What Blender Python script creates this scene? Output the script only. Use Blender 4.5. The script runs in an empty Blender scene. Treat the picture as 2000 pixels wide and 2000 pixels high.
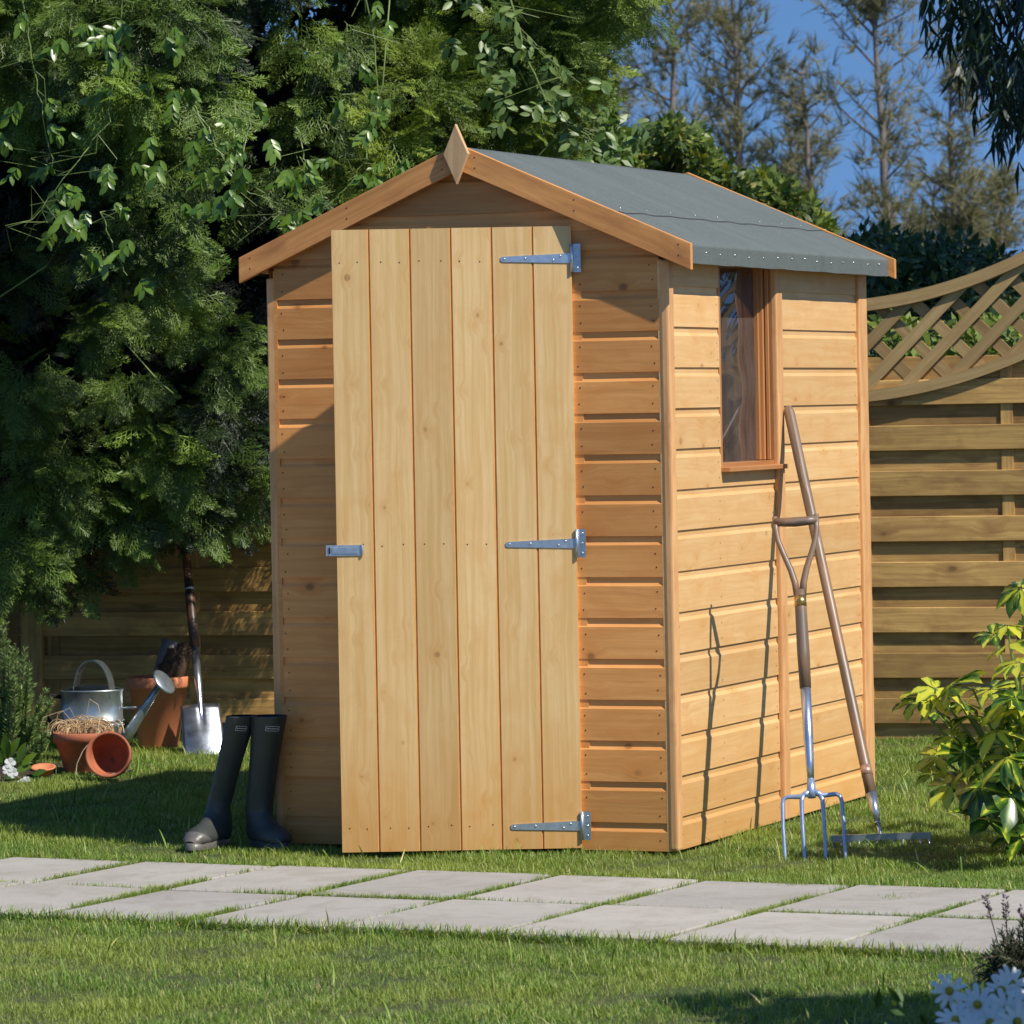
import bpy, math, random
import numpy as np
from mathutils import Vector, Matrix
random.seed(7); rng = np.random.default_rng(11)
R = math.radians
scene = bpy.context.scene
# ---------------------------------------------------------------- camera, sky, sun, exposure
F_PX, CAM_H, ROLL, CY = 8670.7, 1.2625, -0.0183, 789.0      # focal length and horizon measured for the 2000 px photograph
cam = bpy.data.cameras.new('camera'); camo = bpy.data.objects.new('camera', cam)
scene.collection.objects.link(camo); scene.camera = camo
cam.sensor_width = 36; cam.lens = F_PX/2000*36; cam.shift_y = -(1000-CY)/2000
cam.clip_start = .5; cam.clip_end = 1000
camo.matrix_world = Matrix.Translation((0, 0, CAM_H)) @ Matrix.Rotation(R(90), 4, 'X') @ Matrix.Rotation(ROLL, 4, 'Z')
cam.dof.use_dof = True; cam.dof.focus_distance = 12.7; cam.dof.aperture_fstop = 16
scene.render.resolution_x = scene.render.resolution_y = 1024
YAW = -0.3849; O = np.array([-.6969, 12.8936, 0.])
ex = np.array([math.cos(YAW), math.sin(YAW), 0.]); ey = np.array([-math.sin(YAW), math.cos(YAW), 0.])
SUN_L = np.array([3.2, -1., 3.75])                          # direction to the sun in the shed's own axes
sv = ex*SUN_L[0] + ey*SUN_L[1] + np.array([0, 0, SUN_L[2]]); sv /= np.linalg.norm(sv)
sun = bpy.data.lights.new('sun', 'SUN'); suno = bpy.data.objects.new('sun', sun); scene.collection.objects.link(suno)
sun.energy = 5.0; sun.angle = R(.55); sun.color = (1, .94, .83)
suno.rotation_euler = Vector(sv).to_track_quat('Z', 'Y').to_euler()
world = bpy.data.worlds.new('World'); scene.world = world; world.use_nodes = True
nt = world.node_tree; bg = nt.nodes['Background']
sky = nt.nodes.new('ShaderNodeTexSky'); sky.sky_type = 'NISHITA'; sky.sun_disc = False
sky.sun_elevation = math.asin(sv[2]); sky.sun_rotation = math.atan2(sv[0], sv[1])
sky.air_density = 1.0; sky.dust_density = .1; sky.ozone_density = 4.0; sky.altitude = 300
tc = nt.nodes.new('ShaderNodeTexCoord'); mp = nt.nodes.new('ShaderNodeVectorMath'); mp.operation = 'ADD'
mp.inputs[1].default_value = (0, 0, .31)
nm_ = nt.nodes.new('ShaderNodeVectorMath'); nm_.operation = 'NORMALIZE'
nt.links.new(tc.outputs['Generated'], mp.inputs[0]); nt.links.new(mp.outputs[0], nm_.inputs[0])
nt.links.new(nm_.outputs[0], sky.inputs['Vector']); hs = nt.nodes.new('ShaderNodeHueSaturation'); hs.inputs['Saturation'].default_value = 1.12
nt.links.new(sky.outputs[0], hs.inputs['Color']); nt.links.new(hs.outputs[0], bg.inputs['Color'])
bg.inputs['Strength'].default_value = .14
vs = scene.view_settings; vs.view_transform = 'Standard'; vs.look = 'None'; vs.gamma = 1; vs.exposure = 0.1

# ---------------------------------------------------------------- measuring helpers
K = 2000/1932                                               # photograph was measured in a 1932 px view
def ray(px, py):
    u, v = px*K-1000, py*K-CY; c, s = math.cos(ROLL), math.sin(ROLL)
    return np.array([(u*c+v*s)/F_PX, 1., -(-u*s+v*c)/F_PX])
CAMP = np.array([0, 0, CAM_H])
def at(px, py, Y): return CAMP + ray(px, py)*Y
def gnd(px, py, z=0.):
    d = ray(px, py); return CAMP + d*((z-CAM_H)/d[2])
def wl(x, y, z=0.): return O + ex*x + ey*y + np.array([0, 0, z])
def toloc(P): d = np.asarray(P)-O; return d@ex, d@ey, d[..., 2] if d.ndim > 1 else d[2]
# ---------------------------------------------------------------- objects
C = scene.collection
def obj(name, me, mats, parent=None, loc=None, rot=None):
    o = bpy.data.objects.new(name, me); C.objects.link(o)
    for m in (mats if isinstance(mats, (list, tuple)) else [mats]): me.materials.append(m)
    if parent: o.parent = parent
    if loc is not None: o.location = loc
    if rot is not None: o.rotation_euler = rot
    return o
def thing(name, label, cat, loc=(0, 0, 0), rotz=0, group=None):
    o = bpy.data.objects.new(name, None); C.objects.link(o); o.empty_display_size = .1
    o.location = loc; o.rotation_euler = (0, 0, rotz); o['label'] = label; o['category'] = cat
    if group: o['group'] = group
    return o
def tag(o, label=None, cat=None, group=None, kind=None):
    if label: o['label'] = label
    if cat: o['category'] = cat
    if group: o['group'] = group
    if kind: o['kind'] = kind
    return o
class MB:
    """collects polygons with a board uv (metres, u along the grain), a tone and a material index"""
    def __init__(s): s.v, s.f, s.uv, s.t, s.m, s.sm = [], [], [], [], [], []
    def face(s, pts, uvs=None, tone=.5, mi=0, smooth=False):
        n = len(s.v); s.v += [tuple(p) for p in pts]; s.f.append(tuple(range(n, n+len(pts))))
        s.uv += uvs if uvs else [(p[0], p[1]) for p in pts]; s.t.append(tone); s.m.append(mi); s.sm.append(smooth)
    def box(s, x0, x1, y0, y1, z0, z1, g=0, mi=0, tone=None, M=None):
        if tone is None: tone = random.random()
        off = random.random()*40
        lo, hi = (x0, y0, z0), (x1, y1, z1); oth = [a for a in range(3) if a != g]
        for ax in range(3):
            a, b = [q for q in range(3) if q != ax]
            for side in (0, 1):
                pts = []
                for (i, j) in ((0, 0), (1, 0), (1, 1), (0, 1)):
                    p = [0, 0, 0]; p[ax] = (lo, hi)[side][ax]; p[a] = (lo, hi)[i][a]; p[b] = (lo, hi)[j][b]; pts.append(p)
                flip = (side == 0) != (ax == 1)
                if flip: pts = pts[::-1]
                if ax == g: uvs = [(p[a]*.2+off, p[b]+off) for p in pts]
                else:
                    w = [q for q in (a, b) if q != g][0]; uvs = [(p[g]+off, p[w]+off*.7+ax) for p in pts]
                if M is not None: pts = [tuple(M @ Vector(p)) for p in pts]
                s.face(pts, uvs, tone, mi)
    def tube(s, P, r, n=10, mi=0, tone=.5, cap=True, flat=None):
        P = [Vector(p) for p in P]; r = r if isinstance(r, (list, tuple)) else [r]*len(P); rings = []
        up = None; L = 0; us = []
        for i, p in enumerate(P):
            t = (P[min(i+1, len(P)-1)]-P[max(i-1, 0)]).normalized()
            if up is None: up = Vector((0, 0, 1)) if abs(t.z) < .9 else Vector((0, 1, 0))
            a = t.cross(up).normalized(); b = a.cross(t).normalized(); up = b
            if i: L += (P[i]-P[i-1]).length
            us.append(L); fx, fy = (flat if flat else (1, 1))
            rings.append([p+a*(math.cos(q)*r[i]*fx)+b*(math.sin(q)*r[i]*fy) for q in [2*math.pi*k/n for k in range(n)]])
        off = random.random()*9
        for i in range(len(P)-1):
            for k in range(n):
                k2 = (k+1) % n; w = r[i]*2*math.pi/n
                s.face([rings[i][k], rings[i][k2], rings[i+1][k2], rings[i+1][k]],
                       [(us[i]+off, k*w+off), (us[i]+off, (k+1)*w+off), (us[i+1]+off, (k+1)*w+off), (us[i+1]+off, k*w+off)], tone, mi, True)
        if cap:
            s.face(rings[0][::-1], None, tone, mi); s.face(rings[-1], None, tone, mi)
    def lathe(s, prof, n=32, M=Matrix(), mi=0, tone=.5, smooth=True, sx=1, sy=1):
        for i in range(len(prof)-1):
            (r0, z0), (r1, z1) = prof[i], prof[i+1]
            for k in range(n):
                a, b = 2*math.pi*k/n, 2*math.pi*(k+1)/n
                pts = [M @ Vector((r*math.cos(q)*sx, r*math.sin(q)*sy, z)) for r, z, q in ((r0, z0, a), (r0, z0, b), (r1, z1, b), (r1, z1, a))]
                s.face(pts, [(a*.1, z0), (b*.1, z0), (b*.1, z1), (a*.1, z1)], tone, mi, smooth)
    def mesh(s, name, weld=True):
        me = bpy.data.meshes.new(name); me.from_pydata(s.v, [], s.f)
        uv = me.uv_layers.new(name='UVMap'); uv.data.foreach_set('uv', np.array(s.uv, dtype=np.float32).ravel())
        me.polygons.foreach_set('material_index', s.m); me.polygons.foreach_set('use_smooth', s.sm)
        at_ = me.attributes.new('tone', 'FLOAT', 'FACE'); at_.data.foreach_set('value', np.array(s.t, dtype=np.float32))
        if weld:
            import bmesh
            bm = bmesh.new(); bm.from_mesh(me); bmesh.ops.remove_doubles(bm, verts=bm.verts, dist=1e-5); bm.to_mesh(me); bm.free()
        me.update(); return me
def bevel(o, w=.0015, seg=2):
    b = o.modifiers.new('bevel', 'BEVEL'); b.width = w; b.segments = seg; b.limit_method = 'ANGLE'; b.angle_limit = R(50)
    return o
# many small leaves as one mesh
def inst_mesh(name, TV, TF, TUV, P, X, Z, S, tint=None, smooth=True):
    TV = np.asarray(TV, float); TF = np.asarray(TF); k, n = len(P), len(TV)
    X = X/np.linalg.norm(X, axis=1, keepdims=True); Yv = np.cross(Z, X); Yv /= (np.linalg.norm(Yv, axis=1, keepdims=True)+1e-9)
    Zv = np.cross(X, Yv); S = np.broadcast_to(np.asarray(S, float), (k,))
    V = P[:, None, :] + S[:, None, None]*(TV[None, :, 0, None]*X[:, None, :]+TV[None, :, 1, None]*Yv[:, None, :]+TV[None, :, 2, None]*Zv[:, None, :])
    F = (TF[None]+(np.arange(k)*n)[:, None, None]).reshape(-1, TF.shape[1])
    me = bpy.data.meshes.new(name); me.vertices.add(k*n); me.vertices.foreach_set('co', V.astype(np.float32).ravel())
    q = F.shape[1]; me.loops.add(F.size); me.loops.foreach_set('vertex_index', F.ravel().astype(np.int32))
    me.polygons.add(len(F)); me.polygons.foreach_set('loop_start', np.arange(0, F.size, q, dtype=np.int32))
    me.polygons.foreach_set('loop_total', np.full(len(F), q, dtype=np.int32))
    me.polygons.foreach_set('use_smooth', np.full(len(F), smooth))
    a = me.attributes.new('tone', 'FLOAT', 'POINT'); t = rng.random(k) if tint is None else tint
    a.data.foreach_set('value', np.repeat(t, n).astype(np.float32))
    if TUV is not None:
        uv = me.uv_layers.new(name='UVMap'); U = np.asarray(TUV, np.float32)[TF.ravel()]
        uv.data.foreach_set('uv', np.tile(U, (k, 1)).ravel())
    me.update(); me.validate(); return me
def join_meshes(name, mes):
    """concatenate meshes that carry the tone attribute"""
    V, F, T = [], [], []; off = 0
    import bmesh
    bm = bmesh.new()
    for m in mes: bm.from_mesh(m)
    me = bpy.data.meshes.new(name); bm.to_mesh(me); bm.free(); return me

# ---------------------------------------------------------------- materials
def newmat(name):
    m = bpy.data.materials.new(name); m.use_nodes = True; t = m.node_tree
    return m, t, t.nodes['Principled BSDF'], t.nodes.new, t.links.new
def ramp(new, link, fac, stops):
    r = new('ShaderNodeValToRGB'); e = r.color_ramp.elements
    while len(e) < len(stops): e.new(.5)
    for q, (p, c) in zip(e, stops): q.position = p; q.color = (*c, 1) if len(c) == 3 else c
    link(fac, r.inputs[0]); return r.outputs[0]
def math_(new, link, op, a, b=None, clamp=False):
    n = new('ShaderNodeMath'); n.operation = op; n.use_clamp = clamp
    for i, q in enumerate((a, b)):
        if q is None: continue
        if isinstance(q, (int, float)): n.inputs[i].default_value = q
        else: link(q, n.inputs[i])
    return n.outputs[0]
def mixc(new, link, fac, a, b, mode='MIX'):
    n = new('ShaderNodeMix'); n.data_type = 'RGBA'; n.blend_type = mode
    for i, q in ((0, fac), (6, a), (7, b)):
        if isinstance(q, (int, float)): n.inputs[i].default_value = q
        elif isinstance(q, tuple): n.inputs[i].default_value = (*q, 1)
        else: link(q, n.inputs[i])
    return n.outputs[2]
def noise(new, link, vec, scale, detail=3, rough=.5, dist=0):
    n = new('ShaderNodeTexNoise'); n.inputs['Scale'].default_value = scale; n.inputs['Detail'].default_value = detail
    n.inputs['Roughness'].default_value = rough; n.inputs['Distortion'].default_value = dist
    if vec is not None: link(vec, n.inputs['Vector'])
    return n.outputs['Fac']
def scaled(new, link, vec, s):
    n = new('ShaderNodeMapping'); n.inputs['Scale'].default_value = s; link(vec, n.inputs[0]); return n.outputs[0]
def wood(name, base, dark, knot, rough=.5, tonevar=.35, knots=1., red=(.42, .16, .05), redamt=.5, streak=.5, kfreq=(5.5, 13), soak=0.):
    m, t, bs, new, link = newmat(name)
    uv = new('ShaderNodeUVMap'); uv.uv_map = 'UVMap'; U = uv.outputs[0]
    # gentle warp so that the grain wanders
    wn = new('ShaderNodeTexNoise'); wn.inputs['Scale'].default_value = 3.; wn.inputs['Detail'].default_value = 2
    link(scaled(new, link, U, (1, 3, 1)), wn.inputs['Vector'])
    sub = new('ShaderNodeVectorMath'); sub.operation = 'MULTIPLY_ADD'; link(wn.outputs['Color'], sub.inputs[0]); sub.inputs[1].default_value = (.0, .03, 0); link(U, sub.inputs[2]); W = sub.outputs[0]
    # knots
    vo = new('ShaderNodeTexVoronoi'); vo.inputs['Scale'].default_value = 1; vo.inputs['Randomness'].default_value = 1
    link(scaled(new, link, W, (kfreq[0], kfreq[1], 1)), vo.inputs['Vector'])
    d = vo.outputs['Distance']; sel = new('ShaderNodeSeparateColor'); link(vo.outputs['Color'], sel.inputs[0])
    ksize = math_(new, link, 'MULTIPLY', math_(new, link, 'POWER', sel.outputs[1], 2.2), .07)                 # each knot its own size
    kd = math_(new, link, 'SUBTRACT', math_(new, link, 'SUBTRACT', d, ksize), .022)
    kcore = math_(new, link, 'MULTIPLY', ramp(new, link, kd, [(0, (1, 1, 1)), (.025, (.35, .35, .35)), (.06, (0, 0, 0))]), math_(new, link, 'GREATER_THAN', sel.outputs[0], .28))
    khalo = math_(new, link, 'MULTIPLY', ramp(new, link, kd, [(0, (1, 1, 1)), (.33, (0, 0, 0))]), math_(new, link, 'GREATER_THAN', sel.outputs[0], .4))
    # grain pushed aside by the knots
    shift = new('ShaderNodeVectorMath'); shift.operation = 'MULTIPLY_ADD'
    cc = new('ShaderNodeCombineXYZ'); link(khalo, cc.inputs[1]); link(cc.outputs[0], shift.inputs[0]); shift.inputs[1].default_value = (0, .02, 0); link(W, shift.inputs[2]); G = shift.outputs[0]
    fine = noise(new, link, scaled(new, link, G, (5, 420, 1)), 1, 4, .65)
    band = noise(new, link, scaled(new, link, G, (1.6, 75, 1)), 1, 3, .5, .4)
    wide = noise(new, link, scaled(new, link, G, (3.2, 14, 1)), 1, 3, .6, .7)
    blot = noise(new, link, scaled(new, link, U, (7, 9, 1)), 1, 4, .6, .5)
    s1 = ramp(new, link, band, [(.40, (0, 0, 0)), (.64, (1, 1, 1))])
    col = mixc(new, link, math_(new, link, 'MULTIPLY', s1, streak), base, dark)
    col = mixc(new, link, math_(new, link, 'MULTIPLY', ramp(new, link, fine, [(.4, (0, 0, 0)), (.75, (1, 1, 1))]), .22*streak+.08), col, dark)
    col = mixc(new, link, math_(new, link, 'MULTIPLY', ramp(new, link, wide, [(.42, (0, 0, 0)), (.68, (1, 1, 1))]), redamt), col, red)
    col = mixc(new, link, math_(new, link, 'MULTIPLY', ramp(new, link, blot, [(.52, (0, 0, 0)), (.72, (1, 1, 1))]), .42), col, red)
    col = mixc(new, link, math_(new, link, 'MULTIPLY', khalo, .60*knots), col, red)
    col = mixc(new, link, math_(new, link, 'MULTIPLY', kcore, .55*knots), col, knot)
    # stain lines of darker summer wood, bent round the knots
    ring_ = noise(new, link, scaled(new, link, G, (1.1, 34, 1)), 1, 1, .4, .9); rl = math_(new, link, 'PINGPONG', math_(new, link, 'MULTIPLY', ring_, 9.), 1.)
    col = mixc(new, link, math_(new, link, 'MULTIPLY', ramp(new, link, rl, [(.0, (1, 1, 1)), (.30, (0, 0, 0))]), .30*streak), col, dark)
    if soak:
        g = new('ShaderNodeTexCoord'); sz = new('ShaderNodeSeparateXYZ'); link(g.outputs['Object'], sz.inputs[0])
        hh = math_(new, link, 'ADD', sz.outputs[2], math_(new, link, 'MULTIPLY', math_(new, link, 'SUBTRACT', blot, .5), .5))
        col = mixc(new, link, math_(new, link, 'MULTIPLY', ramp(new, link, hh, [(.0, (1, 1, 1)), (.38, (0, 0, 0))]), soak), col, (.66, .30, .06))
    tn = new('ShaderNodeAttribute'); tn.attribute_name = 'tone'
    lo, hi = 1-tonevar, 1+tonevar*.35
    tv = ramp(new, link, tn.outputs['Fac'], [(0, (lo, lo*.97, lo*.92)), (1, (hi, hi, hi))])
    col = mixc(new, link, 1., col, tv, 'MULTIPLY')
    link(col, bs.inputs['Base Color'])
    rr = math_(new, link, 'MULTIPLY_ADD', band, .2); link_n = rr
    mr = new('ShaderNodeMapRange'); link(blot, mr.inputs[0]); mr.inputs[3].default_value = rough-.1; mr.inputs[4].default_value = rough+.15
    link(mr.outputs[0], bs.inputs['Roughness'])
    b = new('ShaderNodeBump'); b.inputs['Strength'].default_value = .35; b.inputs['Distance'].default_value = .0012
    h = math_(new, link, 'ADD', math_(new, link, 'MULTIPLY', fine, .6), math_(new, link, 'MULTIPLY', wide, 3.5))
    link(h, b.inputs['Height']); link(b.outputs[0], bs.inputs['Normal'])
    return m
def simple(name, col, rough=.5, metal=0., var=.15, scale=20, bump=.0, bscale=80, spec=.5, col2=None, detail=4):
    m, t, bs, new, link = newmat(name)
    g = new('ShaderNodeTexCoord'); n = noise(new, link, g.outputs['Object'], scale, detail, .6)
    c2 = col2 if col2 else tuple(c*(1-var) for c in col)
    link(ramp(new, link, n, [(.3, c2), (.7, col)]), bs.inputs['Base Color'])
    mr = new('ShaderNodeMapRange'); link(n, mr.inputs[0]); mr.inputs[3].default_value = max(.02, rough-.08); mr.inputs[4].default_value = rough+.08
    link(mr.outputs[0], bs.inputs['Roughness']); bs.inputs['Metallic'].default_value = metal; bs.inputs['Specular IOR Level'].default_value = spec
    if bump:
        b = new('ShaderNodeBump'); b.inputs['Strength'].default_value = .6; b.inputs['Distance'].default_value = bump
        link(noise(new, link, g.outputs['Object'], bscale, 4, .6), b.inputs['Height']); link(b.outputs[0], bs.inputs['Normal'])
    return m
def leafmat(name, c0, c1, rough=.45, trans=.35, spec=.5, straw=None, big=None, bigscale=1.2):
    m, t, bs, new, link = newmat(name)
    tn = new('ShaderNodeAttribute'); tn.attribute_name = 'tone'
    stops = [(0, c0), (.85, c1)] if straw is None else [(0, c0), (.55, c1), (.86, c1), (.93, straw)]
    col = ramp(new, link, tn.outputs['Fac'], stops)
    if big:
        g = new('ShaderNodeTexCoord')
        f = ramp(new, link, noise(new, link, g.outputs['Object'], bigscale, 4, .6), [(.42, (0, 0, 0)), (.66, (1, 1, 1))])
        col = mixc(new, link, math_(new, link, 'MULTIPLY', f, .75), col, big)
    link(col, bs.inputs['Base Color']); bs.inputs['Roughness'].default_value = rough; bs.inputs['Specular IOR Level'].default_value = spec
    tr = new('ShaderNodeBsdfTranslucent'); link(mixc(new, link, 1., col, (1.0, 1.0, .45), 'MULTIPLY'), tr.inputs[0])
    mx = new('ShaderNodeMixShader'); mx.inputs[0].default_value = trans
    link(bs.outputs[0], mx.inputs[1]); link(tr.outputs[0], mx.inputs[2]); link(mx.outputs[0], t.nodes['Material Output'].inputs[0])
    return m
M = {}
M['front'] = wood('stained shiplap front', (.89, .42, .125), (.68, .27, .07), (.12, .04, .012), redamt=.5, tonevar=.30, red=(.72, .27, .06), soak=.25, kfreq=(7, 10))
M['side'] = wood('pale shiplap side', (.82, .53, .245), (.72, .41, .16), (.22, .09, .03), redamt=.35, tonevar=.16, kfreq=(7, 10), knots=.75, red=(.70,.35,.11), soak=.45, streak=.65)
M['door'] = wood('pale pine door', (.80, .56, .27), (.68, .44, .17), (.22, .085, .028), redamt=.38, tonevar=.22, kfreq=(11, 13), knots=.95, red=(.66, .37, .125), soak=.6, streak=.95)
M['groove'] = simple('orange stained groove', (.66, .30, .085), .6, var=.2)
M['barge'] = wood('orange bargeboard', (.85, .40, .125), (.62, .25, .065), (.10, .03, .01), redamt=.45, tonevar=.15, kfreq=(5, 9), streak=.7)
M['batten'] = wood('planed batten', (.80, .46, .20), (.66, .32, .12), (.25, .1, .04), redamt=.4, tonevar=.1, knots=.3)
M['jamb'] = wood('window joinery', (.52, .25, .09), (.40, .16, .05), (.2, .08, .03), redamt=.5, tonevar=.2, knots=.2)
M['finial'] = wood('bare pine finial', (.66, .45, .24), (.5, .3, .13), (.2, .1, .04), redamt=.2, tonevar=.05, knots=.4)
M['fence'] = wood('pressure treated fence', (.70, .44, .14), (.42, .235, .07), (.07, .035, .015), redamt=.5, tonevar=.42, red=(.22, .10, .035), kfreq=(5, 8), rough=.75, streak=.7)
M['lattice'] = wood('treated lattice', (.50, .35, .15), (.34, .21, .08), (.08, .04, .02), redamt=.3, tonevar=.25, red=(.28, .16, .06), kfreq=(2, 8), rough=.75)
M['nail'] = simple('rusty nail', (.05, .03, .02), .5, .6)
M['ash'] = wood('ash tool handle', (.27, .20, .145), (.13, .095, .068), (.05, .03, .02), redamt=.2, tonevar=.1, knots=0, rough=.38, streak=.85)
M['darkwood'] = wood('dark wooden handle', (.075, .045, .03), (.04, .02, .015), (.02, .01, .01), redamt=.2, tonevar=.1, knots=0, rough=.4)
M['zinc'] = simple('zinc plated steel', (.62, .68, .74), .34, .85, var=.2, scale=60, bump=.0004, bscale=300)
M['steel'] = simple('polished stainless steel', (.66, .70, .78), .27, .9, var=.15, scale=12, bump=.001, bscale=14)
M['tine'] = simple('blue grey forged steel', (.46, .56, .78), .34, .6, var=.25, scale=30)
M['galv'] = simple('galvanised sheet', (.46, .52, .53), .34, .8, var=.3, scale=26, bump=.0006, bscale=40)
M['brass'] = simple('brass band', (.62, .42, .14), .3, .9, var=.3, scale=120)
M['spade'] = simple('scuffed spade steel', (.50, .54, .62), .30, .95, var=.45, scale=16, bump=.002, bscale=12)
M['copper'] = simple('round maker sticker', (.66, .40, .28), .35, .5, var=.3, scale=120)
M['screw'] = simple('bright screw head', (.7, .7, .72), .25, .9)
M['terra'] = simple('terracotta', (.46, .145, .065), .75, 0, var=.25, scale=14, bump=.0006, bscale=200, col2=(.36, .10, .045))
M['terra_pale'] = simple('new terracotta', (.68, .235, .105), .7, 0, var=.15, scale=10, bump=.0004, bscale=220)
M['rubber'] = simple('black rubber', (.052, .058, .054), .48, 0, var=.2, scale=30)
M['toe'] = simple('grey rubber toecap', (.13, .12, .11), .4, 0, var=.2, scale=60)
M['print'] = simple('pale grey print', (.85, .85, .83), .6)
M['dark'] = simple('dark void', (.012, .010, .010), .9)
M['paper'] = simple('grey fibre tube', (.22, .20, .18), .85, 0, var=.3, scale=50, bump=.001)
M['coir'] = simple('brown coir', (.10, .055, .028), .95, 0, var=.5, scale=70, bump=.004, bscale=60)
M['raffia'] = leafmat('raffia', (.42, .25, .11), (.72, .52, .29), .55, .15)
M['twine'] = simple('jute twine', (.50, .40, .28), .8)
M['bark'] = simple('bark', (.11, .075, .05), .9, 0, var=.5, scale=9, bump=.01, bscale=18)
M['farbark'] = simple('grey brown bark', (.24, .20, .18), .9, 0, var=.35, scale=4)
M['soil'] = simple('garden soil', (.045, .030, .020), .95, 0, var=.5, scale=30, bump=.012, bscale=60)
M['seam_shadow'] = simple('felt seam shadow line', (.03, .03, .032), .9)  # dark colour draws the shadow under the felt lap
M['white'] = leafmat('white petal', (.78, .80, .84), (.86, .87, .88), .5, .25)
M['yellow'] = simple('yellow flower centre', (.50, .38, .03), .8, 0, var=.4, scale=200, bump=.003, bscale=300)
M['purple'] = leafmat('dusky purple floret', (.06, .035, .07), (.15, .09, .16), .7, .2)
M['conifer'] = leafmat('conifer spray', (.012, .028, .006), (.115, .190, .024), .5, .18, straw=(.19, .29, .035))
M['conifer_lime'] = leafmat('lime conifer spray', (.075, .13, .016), (.25, .34, .035), .5, .25)
M['inner'] = leafmat('depth-dark foliage', (.006, .011, .005), (.014, .022, .009), .8, .0)  # near-black leaf colour imitates the shade deep inside the crowns
M['vine'] = leafmat('glossy climber leaf', (.06, .14, .014), (.17, .29, .03), .34, .35, spec=.7)
M['stem'] = simple('green stem', (.20, .28, .07), .5, 0, var=.3)
M['privet'] = leafmat('broad shrub leaf', (.08, .16, .03), (.20, .29, .07), .42, .35, spec=.6)
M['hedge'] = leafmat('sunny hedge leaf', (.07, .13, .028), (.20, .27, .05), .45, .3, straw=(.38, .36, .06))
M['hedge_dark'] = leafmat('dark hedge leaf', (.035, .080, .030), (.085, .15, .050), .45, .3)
M['wisp'] = leafmat('she oak needles', (.14, .14, .075), (.29, .265, .13), .8, .3)
M['euca'] = leafmat('drooping shade-dark leaf', (.010, .028, .014), (.025, .055, .022), .45, .1)  # leaf colour kept dark to imitate backlit shade
M['rosemary'] = leafmat('rosemary needle', (.09, .18, .045), (.24, .34, .10), .5, .2)
M['lav'] = leafmat('lavender needle', (.035, .05, .026), (.085, .105, .05), .6, .2)
M['daisyleaf'] = leafmat('daisy leaf', (.04, .09, .02), (.08, .16, .03), .5, .3)
M['grass'] = leafmat('lawn grass', (.065, .145, .020), (.235, .375, .055), .5, .34, straw=(.66, .58, .25), big=(.36, .42, .075), bigscale=1.3)
def ground_mat():
    m, t, bs, new, link = newmat('lawn earth'); g = new('ShaderNodeTexCoord')
    n = noise(new, link, g.outputs['Object'], 30, 5, .65)
    link(ramp(new, link, n, [(.3, (.030, .036, .013)), (.7, (.075, .085, .028))]), bs.inputs['Base Color']); bs.inputs['Roughness'].default_value = .95
    b = new('ShaderNodeBump'); b.inputs['Distance'].default_value = .01; link(n, b.inputs['Height']); link(b.outputs[0], bs.inputs['Normal'])
    return m
def slab_mat():
    m, t, bs, new, link = newmat('concrete paving'); g = new('ShaderNodeTexCoord'); P = g.outputs['Object']
    a = noise(new, link, P, 2.2, 5, .6); b_ = noise(new, link, P, 260, 3, .7); c = noise(new, link, scaled(new, link, P, (3, 9, 1)), 3, 4, .6, .5)
    tn = new('ShaderNodeAttribute'); tn.attribute_name = 'tone'
    col = ramp(new, link, a, [(.3, (.37, .335, .295)), (.7, (.47, .44, .395))])
    col = mixc(new, link, .30, col, ramp(new, link, b_, [(.3, (.22, .20, .19)), (.68, (.58, .56, .53))]))
    col = mixc(new, link, math_(new, link, 'MULTIPLY', ramp(new, link, c, [(.56, (0, 0, 0)), (.78, (1, 1, 1))]), .22), col, (.27, .235, .19))
    st = noise(new, link, P, 5.5, 6, .7, 1.2); col = mixc(new, link, math_(new, link, 'MULTIPLY', ramp(new, link, st, [(.48, (0, 0, 0)), (.62, (1, 1, 1))]), .34), col, (.25, .22, .17))
    col = mixc(new, link, 1., col, ramp(new, link, tn.outputs['Fac'], [(0, (.86, .86, .86)), (1, (1.05, 1.03, 1.0))]), 'MULTIPLY')
    link(col, bs.inputs['Base Color']); bs.inputs['Roughness'].default_value = .85
    bb = new('ShaderNodeBump'); bb.inputs['Distance'].default_value = .0015; bb.inputs['Strength'].default_value = .6
    link(math_(new, link, 'ADD', b_, math_(new, link, 'MULTIPLY', a, 2)), bb.inputs['Height']); link(bb.outputs[0], bs.inputs['Normal'])
    return m
def felt_mat():
    m, t, bs, new, link = newmat('mineral roofing felt'); g = new('ShaderNodeTexCoord'); P = g.outputs['Object']
    sp = noise(new, link, P, 420, 2, .8); bl = noise(new, link, scaled(new, link, P, (1.2, 5, 1)), 2.2, 4, .6)
    col = mixc(new, link, .45, ramp(new, link, bl, [(.3, (.085, .102, .092)), (.7, (.125, .145, .135))]), ramp(new, link, sp, [(.35, (.035, .042, .04)), (.5, (.11, .125, .118)), (.7, (.30, .33, .31))]))
    link(col, bs.inputs['Base Color']); bs.inputs['Roughness'].default_value = .8
    b = new('ShaderNodeBump'); b.inputs['Distance'].default_value = .001; link(sp, b.inputs['Height']); link(b.outputs[0], bs.inputs['Normal'])
    return m
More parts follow.
